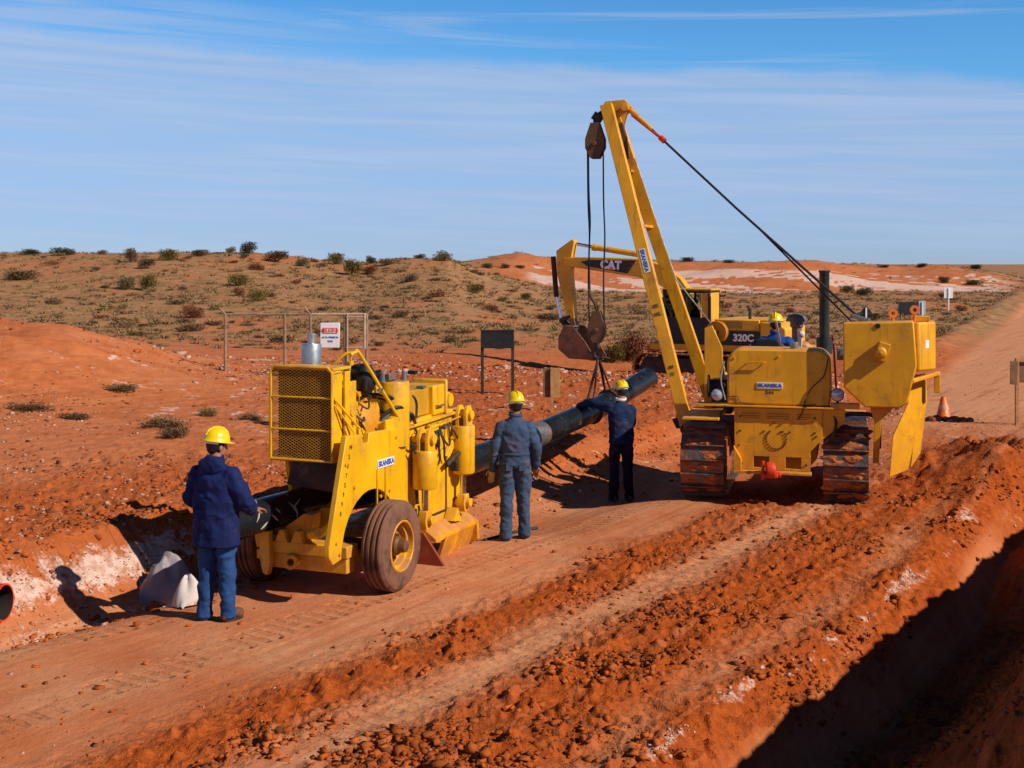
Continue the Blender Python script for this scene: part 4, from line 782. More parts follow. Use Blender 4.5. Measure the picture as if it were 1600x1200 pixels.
for v in (.02, .20): rb.box((.625, v, 1.0), (.014, .018, .40))
rb.build('weld_rib', YEL2, BM)
fp = MB(); fp.prism([(.66, 1.52), (1.2, 1.60), (1.95, 1.62), (2.30, 1.55), (2.42, .50), (2.45, .35), (1.2, .36), (.66, .55)], 0, .48, .55); fp.build('forward_side_plate', YEL, BM, .008)
MB().prism([(.66, 1.52), (1.95, 1.62), (2.30, 1.55), (2.42, .50), (2.45, .35), (.66, .55)], 0, -.50, -.45).build('forward_side_plate', YEL, BM, .008, label='forward plate on the far side of the pipe')
dt = MB(); dt.box((.556, 1.83, .72), (.012, .022, .52)); dt.box((.556, 1.62, .47), (.012, .40, .022)); dt.box((.556, 2.12, .55), (.012, .20, .03)); dt.build('slot', DKB, BM)
dg_ = MB(); dg_.beam((.585, 1.22, .78), (.585, 1.72, 1.16), .02, .12, (1, 0, 0)); dg_.prism([(1.72, 1.10), (2.02, 1.35), (2.02, 1.22), (1.85, 1.08)], 0, .56, .60); dg_.build('brace', YEL, BM, .004)
MB().box((.52, 1.1, 1.545), (.16, 2.5, .03), Matrix.Rotation(R(1.5), 3, 'X')).build('top_flange', YEL, BM, .004)
# cross frames round the pipe, dark inside
ib = MB(); ib.box((0, 0.35, 1.30), (1.1, .9, .10)); ib.box((0, 1.6, 1.35), (1.05, 1.3, .10)); ib.box((0, .9, .34), (1.08, 2.6, .10)); ib.build('cross_frame', YEL, BM, .01)
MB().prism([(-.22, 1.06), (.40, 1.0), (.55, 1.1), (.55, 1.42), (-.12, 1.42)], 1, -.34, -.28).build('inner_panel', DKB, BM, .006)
# pipe shoe under the pipe and rear beam with lugs
sh_ = MB(); cx, cz = -.32, .74
ang = [R(a) for a in np.linspace(195, 335, 14)]
pts = [(cx + .185 * math.cos(a), cz + .185 * math.sin(a)) for a in ang] + [(.05, .80), (.16, .80), (.15, .66), (.10, .55), (.02, .47), (-.12, .47), (-.16, .50), (-.22, .44), (-.50, .42), (-.54, .62)]
sh_.prism(pts, 1, -.46, -.30); sh_.prism(pts, 1, -.10, .05); sh_.build('pipe_shoe', YEL2, BM, .008)
rbm = MB(); rbm.prism([(-.40, .42), (-.34, .52), (.58, .52), (.58, .40), (-.38, .40)], 1, -.52, -.30); rbm.box((.10, -.41, .32), (.92, .16, .15)); rbm.build('rear_beam', YEL, BM, .01)
lg = MB()
for u in (-.16, .02): lg.prism([(u - .07, .52), (u + .07, .52), (u + .03, .64), (u - .02, .64)], 1, -.54, -.46)
lg.prism([(-.38, .62), (-.28, .62), (-.26, .30), (-.30, .18), (-.35, .20), (-.39, .36)], 1, -.58, -.50)
lg.lathe([(.035, -.07), (.075, -.07), (.075, .09), (.035, .09), (.035, -.07)], (-.04, -.52, .34), (.35, -1, 0), 18); lg.cyl((.18, -.53, .62), (.30, -.60, .66), .05, None, 12); lg.build('lug', YEL, BM, .006)
# mesh radiator guard at the rear (a box frame with woven wire)
g0, g1, gb, gt, gy = -.24, .46, 1.36, 2.28, -.60
gf = MB(); cr = [(g0, gb), (g1, gb)] + [(g1, gt - .05), (g1 - .05, gt)] + [(g0 + .05, gt), (g0, gt - .05)]
gf.tube([(x, gy, z) for x, z in cr + [cr[0]]], .017, 8)
for z in (1.66, 1.98): gf.tube([(g0, gy, z), (g1, gy, z)], .012, 6)
for x, z in ((g0, gb), (g1, gb), (g1, gt - .05), (g0, gt - .05)): gf.cyl((x, gy, z), (x, gy + .16, z), .014, None, 6)
go = gf.build('radiator_guard', YEL, BM)
gm = MB(); stp = .050; Wd, Hd = g1 - g0, gt - gb
def clipline(c, sg):
    P = []
    for x in (0, Wd):
        z = (x - c) * sg * .55
        if 0 <= z <= Hd: P.append((x, z))
    for z in (0, Hd):
        x = c + z / (sg * .55)
        if 0 < x < Wd: P.append((x, z))
    return P[:2] if len(P) >= 2 else None
for sg in (1, -1):
    for k in range(-60, 90):
        q = clipline(k * stp, sg)
        if q: gm.beam((g0 + q[0][0], gy, gb + q[0][1]), (g0 + q[1][0], gy, gb + q[1][1]), .005, .004, (0, 1, 0))
gm.build('wire_mesh', YEL2, go, smooth=False, weld=False)
rd_ = MB().box(((g0 + g1) / 2, gy + .16, (gb + gt) / 2), (Wd - .03, .08, Hd - .03)).build('radiator', mat('radiator_core', (.06, .016, .005), .8, var=.5, vscale=9), BM)
MB().prism([(g1 - .02, 1.36), (g1 + .0, 1.36), (g1 + .0, 2.22), (g1 - .02, 2.22)], 1, gy + .02, gy + .20).box(((g0 + g1) / 2, gy + .2, gt - .02), (Wd, .36, .03)).box((g1 + .015, gy + .26, 1.80), (.03, .10, .86)).box((g1 + .0, gy + .40, 1.76), (.03, .12, .72)).build('radiator_shroud', YEL, BM, .006)
# engine block, pumps and pulleys between guard and tank
en = MB(); en.box((.10, .02, 1.78), (.42, .75, .55)); en.box((.12, -.05, 2.10), (.28, .55, .14)); en.box((.30, -.12, 1.90), (.12, .18, .30)); en.cyl((.33, -.22, 2.0), (.33, .02, 2.0), .055, None, 14); en.cyl((.36, -.05, 1.72), (.44, -.05, 1.72), .10, None, 18); en.box((.38, .12, 1.56), (.14, .3, .12)); en.cyl((.30, .05, 2.18), (.30, .05, 2.30), .035, None, 12); en.build('engine', YEL, BM, .012)
ed = MB(); r = random.Random(9)
for k in range(26):
    p = Vector((r.uniform(.28, .45), r.uniform(-.25, .25), r.uniform(1.45, 2.15))); 
    if k % 3 == 0: ed.tube(curve([p, p + Vector((.06, .05, -.1)), p + Vector((.02, .12, -.22))], 4), .010, 5)
    elif k % 3 == 1: ed.cyl(p, p + Vector((.07, 0, 0)), r.uniform(.02, .04), None, 8)
    else: ed.box(p, (.06, .07, .05), Matrix.Rotation(r.uniform(0, 1), 3, 'X'))
ed.build('engine_fitting', YEL2, BM, .004)
MB().lathe([(0, -.03), (.20, -.03), (.22, 0), (.22, .05), (.20, .08), (.12, .10), (.05, .13), (0, .13)], (.36, .18, 1.66), (1, -.25, 0), 36).build('flywheel_guard', mat('orange_yellow_guard', (.66, .28, .01), .45, dirt=.2), BM)
MB().prism([(.30, 1.50), (.36, 1.50), (.46, 1.75), (.43, 1.98), (.34, 2.02), (.30, 1.98)], 1, .30, .38).box((.44, .34, 1.85), (.06, .06, .34)).build('pump_bracket', YEL, BM, .01)
MB().ball((.38, .20, 2.10), (.13, .12, .17), 16, 10).cyl((.38, .10, 2.22), (.26, .0, 2.2), .05, None, 12).cyl((.45, .1, 2.12), (.45, .1, 2.0), .02, None, 8).build('air_filter', BLK, BM)
MB().lathe([(0, .10), (.045, .10), (.045, .0), (.100, -.01), (.108, -.03), (.104, -.30), (0, -.30)], (-.30, .28, 2.46), (0, 0, 1), 30).cyl((-.30, .28, 2.2), (-.30, .28, 1.9), .05, None, 12).build('exhaust_silencer', SHINY, BM, 0, 40)
ht = MB(); ht.lathe([(0, .02), (.165, .02), (.172, 0), (.172, -.66), (0, -.66)], (.50, .62, 2.03), (0, 0, 1), 40); ht.build('hydraulic_tank', YEL, BM, 0, 40)
MB().box((.47, .50, 1.60), (.20, .40, .08)).box((.57, .43, 1.615), (.03, .28, .12)).build('tank_cradle', YEL, BM, .006)
MB().lathe([(0, .12), (.055, .12), (.06, .0)], (.42, .52, 2.04), (0, 0, 1), 16).box((.47, .60, 2.10), (.10, .22, .07)).cyl((.58, .72, 2.04), (.58, .72, 2.15), .03, None, 10).build('tank_valve', STEEL, BM, .006)
MB().cyl((.30, .45, 2.09), (.42, .52, 2.13), .055, None, 12).box((.62, .84, 2.13), (.10, .05, .04)).build('tank_fitting', BLK, BM, .004)
hp = MB(); hp.tube(curve([(.62, .55, 1.42), (.62, .52, 1.66), (.60, .47, 1.74), (.46, -.02, 2.36), (.44, -.10, 2.40), (.42, -.16, 2.38)], 8), .019, 8); hp.tube(curve([(.42, -.12, 2.40), (.32, -.16, 2.36), (.10, -.22, 2.12)], 5), .018, 8); hp.tube([(.42, -.14, 2.38), (.38, -.14, 2.1)], .010, 6); hp.build('guard_rail', YEL, BM)
MB().tube([(.47, -.58, 1.98), (.60, -.30, 1.66)], .014, 8).tube([(.47, -.58, 1.92), (.58, -.34, 1.60)], .010, 8).build('stay_rod', YEL, BM)
# valve box, roller and top pins
MB().box((.30, 1.15, 1.76), (.44, .72, .30)).build('valve_box', mat('deeper_box_yellow', (.55, .27, .01), .5, dirt=.3), BM, .012)  # valve box in a deeper yellow than the side plates
MB().box((.38, 1.60, 1.76), (.40, .30, .34)).box((.38, 1.77, 1.78), (.44, .04, .40)).build('control_cover', YEL, BM, .02)
MB().lathe([(0, -.12), (.14, -.12), (.14, .08), (.10, .11), (.09, .16), (0, .16)], (.36, 1.98, 1.72), (1, 0, 0), 24).lathe([(0, .0), (.075, .0), (.075, .05), (0, .05)], (.50, 1.98, 1.72), (1, 0, 0), 20).build('top_roller', YEL, BM)
def ram(u, v, zt, zb, rad, name):
    c = MB(); c.lathe([(0, .02), (rad - .01, .02), (rad, 0), (rad, zb - zt), (rad - .012, zb - zt - .02), (0, zb - zt - .02)], (u, v, zt), (0, 0, 1), 32); c.prism([(v - .09, zt), (v - .09, zt + .18), (v - .04, zt + .25), (v + .04, zt + .25), (v + .09, zt + .18), (v + .09, zt)], 0, u - .06, u - .02); c.prism([(v - .09, zt), (v - .09, zt + .18), (v - .04, zt + .25), (v + .04, zt + .25), (v + .09, zt + .18), (v + .09, zt)], 0, u + .04, u + .08)
    c.lathe([(0, -.14), (.055, -.14), (.055, .12), (.0, .12)], (u, v, zt + .14), (1, 0, 0), 16); o = c.build(name, YEL, BM, .004, 40)
    MB().cyl((u, v, zb - .02), (u, v, zb - .30), .036, None, 16).build('piston_rod', CHROME, o)
    MB().prism([(v - .05, zb - .26), (v + .05, zb - .26), (v + .085, zb - .36), (v + .06, zb - .46), (v - .06, zb - .46), (v - .085, zb - .36)], 0, u - .05, u + .05).cyl((u - .09, v, zb - .36), (u + .10, v, zb - .36), .05, None, 16).build('rod_eye', YEL, o, .006)
ram(.70, .98, 1.26, .88, .135, 'hydraulic_cylinder'); ram(.66, 2.08, 1.40, .88, .135, 'hydraulic_cylinder'); ram(-.62, .8, 1.3, .88, .13, 'hydraulic_cylinder'); ram(.20, 2.36, 1.30, .88, .12, 'hydraulic_cylinder')
hh = MB()
for a in ([(.56, 1.30, 1.50), (.62, 1.34, 1.36), (.62, 1.28, 1.16), (.60, 1.22, .98), (.62, 1.10, .93)], [(.56, 1.42, 1.50), (.63, 1.45, 1.3), (.63, 1.50, 1.10), (.60, 1.48, 1.02)], [(.56, 1.55, 1.48), (.64, 1.58, 1.30), (.64, 1.62, 1.08), (.62, 1.80, 1.00), (.60, 1.95, 1.08)], [(.56, 1.2, 1.42), (.63, 1.14, 1.24), (.62, 1.02, 1.20)], [(.58, .62, 1.46), (.64, .86, 1.34), (.64, 1.1, 1.36), (.62, 1.4, 1.40), (.60, 1.7, 1.46)], [(.56, 1.35, 1.46), (.63, 1.40, 1.25), (.62, 1.30, 1.10), (.62, 1.18, 1.06)]): hh.tube(curve(a, 6), .013, 7)
for a in ([(.36, .75, 2.10), (.46, .95, 1.95), (.50, 1.15, 1.75), (.50, 1.10, 1.58)], [(.50, .80, 1.80), (.50, 1.0, 1.86), (.52, 1.12, 1.78), (.52, 1.12, 1.60)], [(.30, .16, 1.92), (.52, .36, 1.93), (.60, .62, 1.80), (.60, .85, 1.62)], [(.42, .30, 1.60), (.56, .42, 1.76), (.64, .55, 1.78), (.62, .78, 1.62)], [(.50, .62, 1.66), (.64, .74, 1.70), (.62, .9, 1.58)]): hh.tube(curve(a, 6), .020, 7)
for k in range(9):
    a = (r.uniform(.30, .5), r.uniform(-.2, .35), r.uniform(1.55, 2.1)); b = (r.uniform(.3, .55), a[1] + r.uniform(.15, .5), r.uniform(1.5, 2.0)); hh.tube(curve([a, ((a[0] + b[0]) / 2 + .10, (a[1] + b[1]) / 2, (a[2] + b[2]) / 2 - r.uniform(-.1, .15)), b], 6), r.choice((.010, .014, .018)), 6)
for k in range(5):
    v = .75 + k * .28; hh.tube(curve([(.56, v, 1.50), (.64, v + .03, 1.34 - .05 * (k % 2)), (.64, v + .16, 1.24), (.60, v + .22, 1.46)], 6), .011, 6)
hh.build('hydraulic_hose', HOSE, BM)
bt = MB()
for v, z in [(-.80, .62), (-.62, 1.35), (-.5, 1.52), (.60, 1.48), (.60, .72), (-.74, .50), (.45, 1.48), (.1, .92), (-.45, 1.1), (.3, .95)]: bt.lathe([(0, .014), (.018, .014), (.020, 0)], (.62, v, z), (1, 0, 0), 8)
for v, z in [(.8, 1.46), (1.5, .9), (2.2, 1.42), (2.3, .7), (.8, .70), (1.15, .44), (2.2, .44)]: bt.lathe([(0, .014), (.018, .014), (.020, 0)], (.55, v, z), (1, 0, 0), 8)
bt.build('bolt', YEL2, BM)
MB().box((.585, .16, 2.0), (.02, .10, .03)).box((.50, 1.30, 1.93), (.08, .10, .02)).tube([(.585, 1.5, 1.70), (.62, 1.5, 1.70), (.62, 1.66, 1.70), (.585, 1.66, 1.70)], .010, 6).build('latch_handle', STEEL, BM)
MB().tube([(.60, .86, 1.44), (.66, 2.05, 1.53)], .012, 6).tube([(.58, 1.3, 1.5), (.63, 1.3, 1.5), (.63, 1.3, 1.34)], .012, 6).box((.60, 1.38, 1.47), (.05, .22, .07)).build('valve_rod', YEL, BM, .003)
ff = MB()
for v, z in ((1.30, 1.40), (1.42, 1.38), (1.55, 1.38), (1.65, 1.44)): ff.cyl((.59, v, z), (.64, v, z), .022, None, 8)
ff.cyl((.56, .78, 1.62), (.60, .80, 1.70), .03, None, 10); ff.cyl((.46, .40, 1.62), (.54, .46, 1.74), .03, None, 10); ff.build('hose_fitting', STEEL, BM)
MB().prism([(1.90, 1.02), (2.12, 1.12), (2.1, .98), (2.0, .88), (1.9, .92)], 0, .58, .66).tube(curve([(.62, 1.7, 1.0), (.66, 1.9, 1.1), (.66, 2.1, 1.12)]), .03, 8).build('link_arm', DKB, BM, .005)
MB().tube([(.63, .90, .88), (.64, .92, .70)], .018, 6).tube([Vector((.64, .92 + .04 * math.cos(R(a)), .62 - .06 * math.sin(R(a)))) for a in range(-60, 240, 25)], .014, 6).build('chain_hook', DKB, BM)
# front stabiliser blade
bd = MB(); bd.prism([(.50, .38), (.58, .38), (.74, .27), (.74, .23), (.68, .24), (.50, .30)], 1, 1.18, 2.32); bd.prism([(.70, .26), (.74, .26), (.64, -.04), (.58, -.04)], 1, 1.45, 2.28); bd.prism([(.52, .38), (.75, .27), (.76, .06), (.60, -.04), (.54, .2)], 1, 2.27, 2.33)
bd.build('stabiliser_blade', YEL2, BM, .005)
MB().prism([(.50, .34), (.60, .34), (.88, -.04), (.50, -.04)], 1, 1.14, 1.18).build('blade_end', mat('red_brown_primer', (.28, .05, .02), .6, dirt=.3), BM, .003)
MB().prism([(1.75, .36), (1.95, .33), (1.85, .50)], 0, .56, .70).build('gusset', YEL, BM, .003)
MB().tube([(.75, 2.5, -.0), (.95, 3.0, .02), (1.1, 3.35, .01)], .02, 6).build('tow_bar', DKB, BM)
npl = MB().box((.626, .21, 1.25), (.010, .36, .085)).build('name_plate', WHITE, BM, .002); text('SKANSKA', .078, (.6325, .21, 1.25), (0, 1, 0), (0, 0, 1), npl, BLUE, 'lettering', .003, sx=1.0)
for i, ch in enumerate('N2072998'): text(ch, .062, (.6205, -.52 - (i * .088) * .32, 1.50 - i * .088), (0, 1, 0), (0, 0, 1), BM, INK, 'number_marking', .002)
# ------------------------------------------------------------ excavator
EX = empty('excavator', (6.5, 41.6, -.45), 0, 'yellow tracked excavator with raised curved boom parked behind the crane tractor', 'excavator')
EX.rotation_euler = (0, 0, R(180 - 26))     # local +x points along the boom
ET = mat('excavator_track_clay', (.30, .10, .035), .9, var=.4, dirt=.5, bmp=.6, bscale=8)
for s_ in (-1, 1):
    t = MB(); n = 46; x0, x1, rr = -1.75, 1.75, .43; per = 2 * (x1 - x0) + 2 * math.pi * rr
    for i in range(n):
        q = per * i / n
        if q < x1 - x0: p = (x0 + q, .87); a = 0
        elif q < x1 - x0 + math.pi * rr: w = (q - (x1 - x0)) / rr; p = (x1 + rr * math.sin(w), .44 + rr * math.cos(w)); a = -w
        elif q < 2 * (x1 - x0) + math.pi * rr: p = (x1 - (q - (x1 - x0) - math.pi * rr), .01); a = math.pi
        else: w = (q - 2 * (x1 - x0) - math.pi * rr) / rr; p = (x0 - rr * math.sin(w), .44 - rr * math.cos(w)); a = math.pi - w
        t.box((p[0], s_ * 1.19, p[1]), (per / n * .94, .6, .035), Matrix.Rotation(-a, 3, 'Y')); t.box((p[0], s_ * 1.19, p[1]), (.03, .6, .07), Matrix.Rotation(-a, 3, 'Y'))
    t.build('track', ET, EX); f = MB(); f.prism([(-1.9, .12), (1.9, .12), (2.0, .45), (1.8, .75), (-1.8, .75), (-2.0, .45)], 1, s_ * 1.19 - .2, s_ * 1.19 + .2); f.build('track_frame', DKB, EX, .02)
MB().box((0, 0, .72), (1.6, 1.9, .35)).lathe([(0, .98), (.6, .98), (.6, .8)], (0, 0, 0), (0, 0, 1), 24).build('undercarriage', DKB, EX, .02)
MB().box((-.35, 0, 1.10), (4.1, 2.5, .20)).build('swing_platform', YEL3, EX, .02)
MB().prism([(-2.75, 1.20), (-1.9, 1.15), (-1.9, 1.95), (-2.45, 1.95), (-2.75, 1.75)], 1, -1.25, 1.25).build('counterweight', YEL3, EX, .06)
MB().box((-1.15, .0, 1.42), (1.5, 2.5, .44)).build('lower_cowling', BLK, EX, .02)
MB().box((-1.18, .0, 1.82), (1.44, 2.46, .36)).box((-2.15, 0, 1.98), (.6, 2.3, .06)).build('engine_cover', YEL3, EX, .05)
MB().box((-1.1, 1.235, 1.84), (.55, .02, .22)).build('vent_grille', mat('vent_ochre', (.35, .20, .02), .7), EX)  # flat ochre panel, darker than the engine cover
MB().cyl((-1.4, .5, 2.0), (-1.4, .5, 2.32), .05, None, 10).cyl((-1.4, .5, 2.3), (-1.32, .5, 2.42), .05, None, 10).build('exhaust_pipe', DKB, EX)
MB().box((-1.15, 1.262, 1.43), (1.5, .015, .43)).build('side_stripe', BLK, EX)
text('320C', .30, (-1.40, 1.274, 1.43), (-1, 0, 0), (0, 0, 1), EX, WHITE, 'lettering', .012)
MB().prism([(-.60, 1.26), (-.47, 1.26), (-.55, 1.60)], 1, 1.270, 1.276).build('red_flash', REDT, EX)
# cab: frame, panes, roof
cy0, cy1 = .30, 1.24; cb_ = MB()
for x in (.25, 1.02, 1.75):
    for y in (cy0, cy1): cb_.box((x, y, 2.05), (.08, .07, 1.65))
for z in (1.24, 2.86):
    for y in (cy0, cy1): cb_.box((1.0, y, z), (1.6, .08, .09))
    for x in (.25, 1.75): cb_.box((x, (cy0 + cy1) / 2, z), (.08, .95, .09))
cab = cb_.build('cab', BLK, EX, .03); CABX = -.55
MB().box((.98, .77, 2.93), (1.62, 1.02, .07)).box((.24, .77, 2.2), (.05, .9, 1.3)).box((.40, 1.22, 2.35), (.22, .05, .90)).build('cab_roof', YEL3, cab, .03)
MB().box((1.4, 1.235, 1.65), (.66, .03, .80)).box((.62, 1.235, 1.65), (.74, .03, .80)).build('door_panel', BLK, cab, .02)
gl_ = bpy.data.materials.new('cab_glass'); gl_.use_nodes = True; b_ = gl_.node_tree.nodes['Principled BSDF']; b_.inputs['Base Color'].default_value = (.25, .32, .30, 1); b_.inputs['Roughness'].default_value = .03; b_.inputs['Transmission Weight'].default_value = 1.; b_.inputs['IOR'].default_value = 1.05
MB().box((1.4, 1.22, 2.43), (.66, .012, .74)).box((.75, 1.22, 2.43), (.45, .012, .74)).build('side_window', gl_, cab)
MB().box((1.765, .77, 2.1), (.012, .86, 1.5)).build('windscreen', gl_, cab)
MB().box((.75, .77, 1.75), (.5, .5, .14)).box((.52, .77, 2.12), (.12, .46, .7)).build('seat', BLK, cab, .03)
MB().tube([(1.78, 1.3, 2.9), (1.6, 1.32, 2.9), (.3, 1.32, 2.86), (.2, 1.32, 2.7), (.2, 1.32, 1.8)], .03, 8).build('hand_rail', BLK, cab); MB().box((.62, -.75, 1.5), (1.6, .9, .6)).build('tool_box', YEL3, EX, .04)
cab.location.x = -.55
# boom as one tapered bent box
def bentbox(pts, hs, w, name, parent, m, y=-.15, bev=.03):
    P_ = [Vector((a, 0, b)) for a, b in pts]; up = []; dn = []
    for i, p in enumerate(P_):
        t = (P_[min(i + 1, len(P_) - 1)] - P_[max(i - 1, 0)]).normalized(); nv = Vector((-t.z, 0, t.x)); up.append((p.x + nv.x * hs[i] / 2, p.z + nv.z * hs[i] / 2)); dn.append((p.x - nv.x * hs[i] / 2, p.z - nv.z * hs[i] / 2))
    o = MB()
    for i in range(len(P_) - 1):
        pass
    return o.prism(up + dn[::-1], 1, y - w / 2, y + w / 2).build(name, m, parent, bev)
BP = [(.45, 1.75), (.75, 2.4), (1.25, 3.05), (1.8, 3.42), (2.6, 3.62), (3.8, 3.72), (4.8, 3.80), (5.25, 3.80)]
bmo = bentbox(BP, [.34, .50, .60, .64, .60, .50, .36, .26], .42, 'boom', EX, YEL3)
dcl = MB().prism([(2.60, 3.86), (2.9, 3.42), (4.35, 3.66), (4.6, 3.82), (4.3, 3.88)], 1, .062, .068).build('black_decal', BLK, bmo); text('CAT', .38, (3.50, .072, 3.70), (-1, 0, -.05), (0, 0, 1), bmo, WHITE, 'lettering', .02)
MB().prism([(3.38, 3.52), (3.62, 3.56), (3.50, 3.70)], 1, .069, .0715).build('decal_triangle', ORG, bmo)
bentbox([(4.90, 4.56), (5.25, 4.10), (5.25, 3.4), (4.98, 1.85)], [.12, .62, .52, .26], .32, 'stick', EX, YEL3)
MB().cyl((2.2, -.15, 4.0), (4.15, -.15, 4.30), .10, None, 16).cyl((4.1, -.15, 4.29), (4.25, -.15, 4.31), .115, None, 16).build('stick_cylinder', YEL3, EX)
MB().cyl((4.2, -.15, 4.31), (5.05, -.15, 4.46), .055, None, 12).build('stick_rod', CHROME, EX)
MB().cyl((1.25, .22, 1.6), (1.9, .22, 3.1), .10, None, 14).build('boom_cylinder', YEL3, EX)
MB().cyl((5.72, -.15, 4.0), (5.60, -.15, 2.6), .09, None, 14).build('bucket_cylinder', DKB, EX)
MB().cyl((5.60, -.15, 2.65), (5.42, -.15, 1.82), .055, None, 12).build('bucket_rod', CHROME, EX)
MB().beam((5.42, -.15, 1.80), (5.0, -.15, 1.95), .34, .12, (0, 1, 0)).beam((5.42, -.15, 1.82), (4.95, -.15, 1.45), .30, .12, (0, 1, 0)).build('bucket_link', DKB, EX, .01)
bk_ = MB(); bp_ = [(5.05, 1.62), (4.72, 1.66), (4.25, 1.22), (3.78, .62), (4.05, .52), (4.9, .55), (5.28, .85), (5.25, 1.25)]
for y0, y1 in ((-.70, -.66), (.36, .40)): bk_.prism([bp_[0], (4.72, 1.60), (4.3, 1.12), (3.95, .60)] + bp_[4:], 1, y0, y1)
sh = [(4.72, 1.62), (5.08, 1.62), (5.27, 1.25), (5.28, .85), (4.9, .55), (4.0, .53)]
for i in range(len(sh) - 1): bk_.beam((sh[i][0], -.15, sh[i][1]), (sh[i + 1][0], -.15, sh[i + 1][1]), 1.06, .04, (0, 1, 0))
for k in range(4): bk_.beam((4.02, -.58 + k * .29, .54), (3.78, -.58 + k * .29, .50), .08, .06, (0, 1, 0), .04, .02)
bk_.beam((5.0, -.15, 1.9), (4.85, -.15, 1.45), .3, .2, (0, 1, 0))
bk_.build('bucket', mat('worn_bucket_steel', (.20, .11, .06), .6, .2, var=.35, dirt=.6, dirtcol=(.32, .12, .05)), EX, .01)
# ------------------------------------------------------------ signs, fence, cone
def gp(px, py): return onto(px, py)
def board_sign(name, pl, pr, top, bot, m, mp, label, cat, legw=.07, th=.05, Yf=None):
    a = gp(*pl); b = gp(*pr); Yc = (a.y + b.y) / 2; s = Yc / F; c = Vector(((a.x + b.x) / 2, Yc, gz((a.x + b.x) / 2, Yc))); w = abs(b.x - a.x)
    e = empty(name, c, 0, label, cat); zt = HC - (top - HY) * s - c.z; zb = HC - (bot - HY) * s - c.z
    for sx in (-1, 1): MB().box((sx * w / 2, 0, (zt - .05) / 2 - .05), (legw, legw, zt + .05)).build('post', mp, e, .004)
    MB().box((0, -.05, (zt + zb) / 2), (w + .06, th, zt - zb)).build('board', m, e, .006)
    MB().box((0, -.05, zt + .015), (w + .08, th + .02, .03)).build('board_edge', mp, e)
    return e
board_sign('signboard', (753, 616), (801, 612), 517, 544, BLK, DKB, 'black blank signboard on two dark posts', 'signboard')
c = gp(862, 643); s_ = c.y / F; e = empty('wooden_marker', c, 0, 'brown wooden board on a single pale stake beside the pipe', 'wooden sign')
MB().box((0, -.03, (645 - 577) * s_ / 2), (.055, .04, (645 - 575) * s_)).build('stake', WOOD, e, .003)
MB().box((-.075, .02, (645 - 600) * s_), (.19, .02, 46 * s_)).build('board', PLYB, e, .003, label='dark left half of the board'); MB().box((.095, .02, (645 - 600) * s_), (.15, .024, 46 * s_)).build('board', WOOD, e, .003, label='pale right half of the board')
c = gp(1589, 664); s_ = c.y / F; e = empty('wooden_sign', c, 0, 'wooden framed board seen from behind at the right edge of the photo', 'wooden sign')
MB().box((0, 0, 52 * s_), (.07, .06, 104 * s_)).box((.18, 0, 101 * s_), (.44, .05, .07)).box((.42, 0, 52 * s_), (.06, .05, 104 * s_)).build('frame', WOOD, e, .004)
MB().prism([(-.16, 64 * s_), (-.02, 62 * s_), (.0, 100 * s_), (-.15, 100 * s_)], 1, -.06, -.035).prism([(.02, 66 * s_), (.36, 66 * s_), (.36, 98 * s_), (.02, 98 * s_)], 1, .03, .05).build('board', PLYB, e, .003)
# traffic cone
def cone(px, py, label):
    c = gp(px, py); s_ = c.y / F; h = 36 * s_; e = empty('traffic_cone', c, .3, label, 'traffic cone')
    MB().lathe([(.045, h), (.05, h - .01), (.15, .05), (.17, .03)], (0, 0, 0), (0, 0, 1), 24).build('cone_body', ORG, e)
    MB().lathe([(.088, h * .68), (.112, h * .46)], (0, 0, 0), (0, 0, 1), 24).build('pale_band', mat('faded_band', (.75, .35, .22), .6), e)
    MB().box((0, 0, .025), (.40, .40, .05)).build('base', DKB, e, .01)
    r = random.Random(3); m = MB()
    return c
cc = cone(1474, 656, 'faded orange traffic cone on the road beside the tractor counterweight')
r = random.Random(5); stc = 0
for k in range(5):
    m = MB().ball((0, 0, 0), (r.uniform(.09, .14), .09, r.uniform(.06, .09)), 8, 6, Matrix.Rotation(r.uniform(0, 3), 3, 'Z')); x = cc.x + (-.36, -.22, .18, .33, .46)[k]; y = cc.y - r.uniform(.15, .3)
    o = m.build('stone', CLOD2, None, 0, 20); o.location = (x, y, gz(x, y) + .03); tag(o, 'dark stone laid against the foot of the traffic cone', 'stone', 'stones round the cone foot')
tp_ = MB(); a = cc + Vector((-.02, 0, 36 * cc.y / F * .86)); b = Vector((a.x - 2.6, a.y + .1, a.z + .06)); tp_.tube([a, (a + b) / 2 - Vector((0, 0, .03)), b], .012, 5); tag(tp_.build('barrier_tape', ORG), 'thin orange tape strung from the cone towards the tractor', 'barrier tape')
def marker(px, pyb, top, w, h, name, label, m=WHITE, yaw=0., thick=.03, diamond=False, pm=WHITE):
    c = gp(px, pyb); s_ = c.y / F; e = empty(name, c, yaw, label, 'sign'); H_ = (pyb - top) * s_
    MB().box((0, -.03, H_ / 2 - .1), (.07, .05, H_ + .1)).build('post', pm, e, .004)
    if diamond: q = w * s_ / 2; MB().prism([(0, H_ + .05), (q, H_ - q), (0, H_ - 2 * q), (-q, H_ - q)], 1, .0, .03).build('sign_panel', m, e, .003)
    else: MB().box((0, .015, H_ - h * s_ / 2), (w * s_, thick, h * s_)).build('sign_panel', m, e, .004)
    return e
marker(1482, 486, 449, 14, 17, 'road_sign', 'small white square road sign far along the roadside', WHITE)
marker(1353, 520, 479, 19, 19, 'road_sign', 'black diamond road sign seen from behind above the counterweight', BLK, diamond=True)
marker(1441, 510, 470, 11, 22, 'road_sign', 'grey white panel on a white post just above the counterweight', mat('grey_sign_back', (.42, .44, .48), .6))
c = gp(1421, 500); s_ = c.y / F; e = empty('signboard', c, 0, 'low wide black board behind the counterweight', 'signboard')
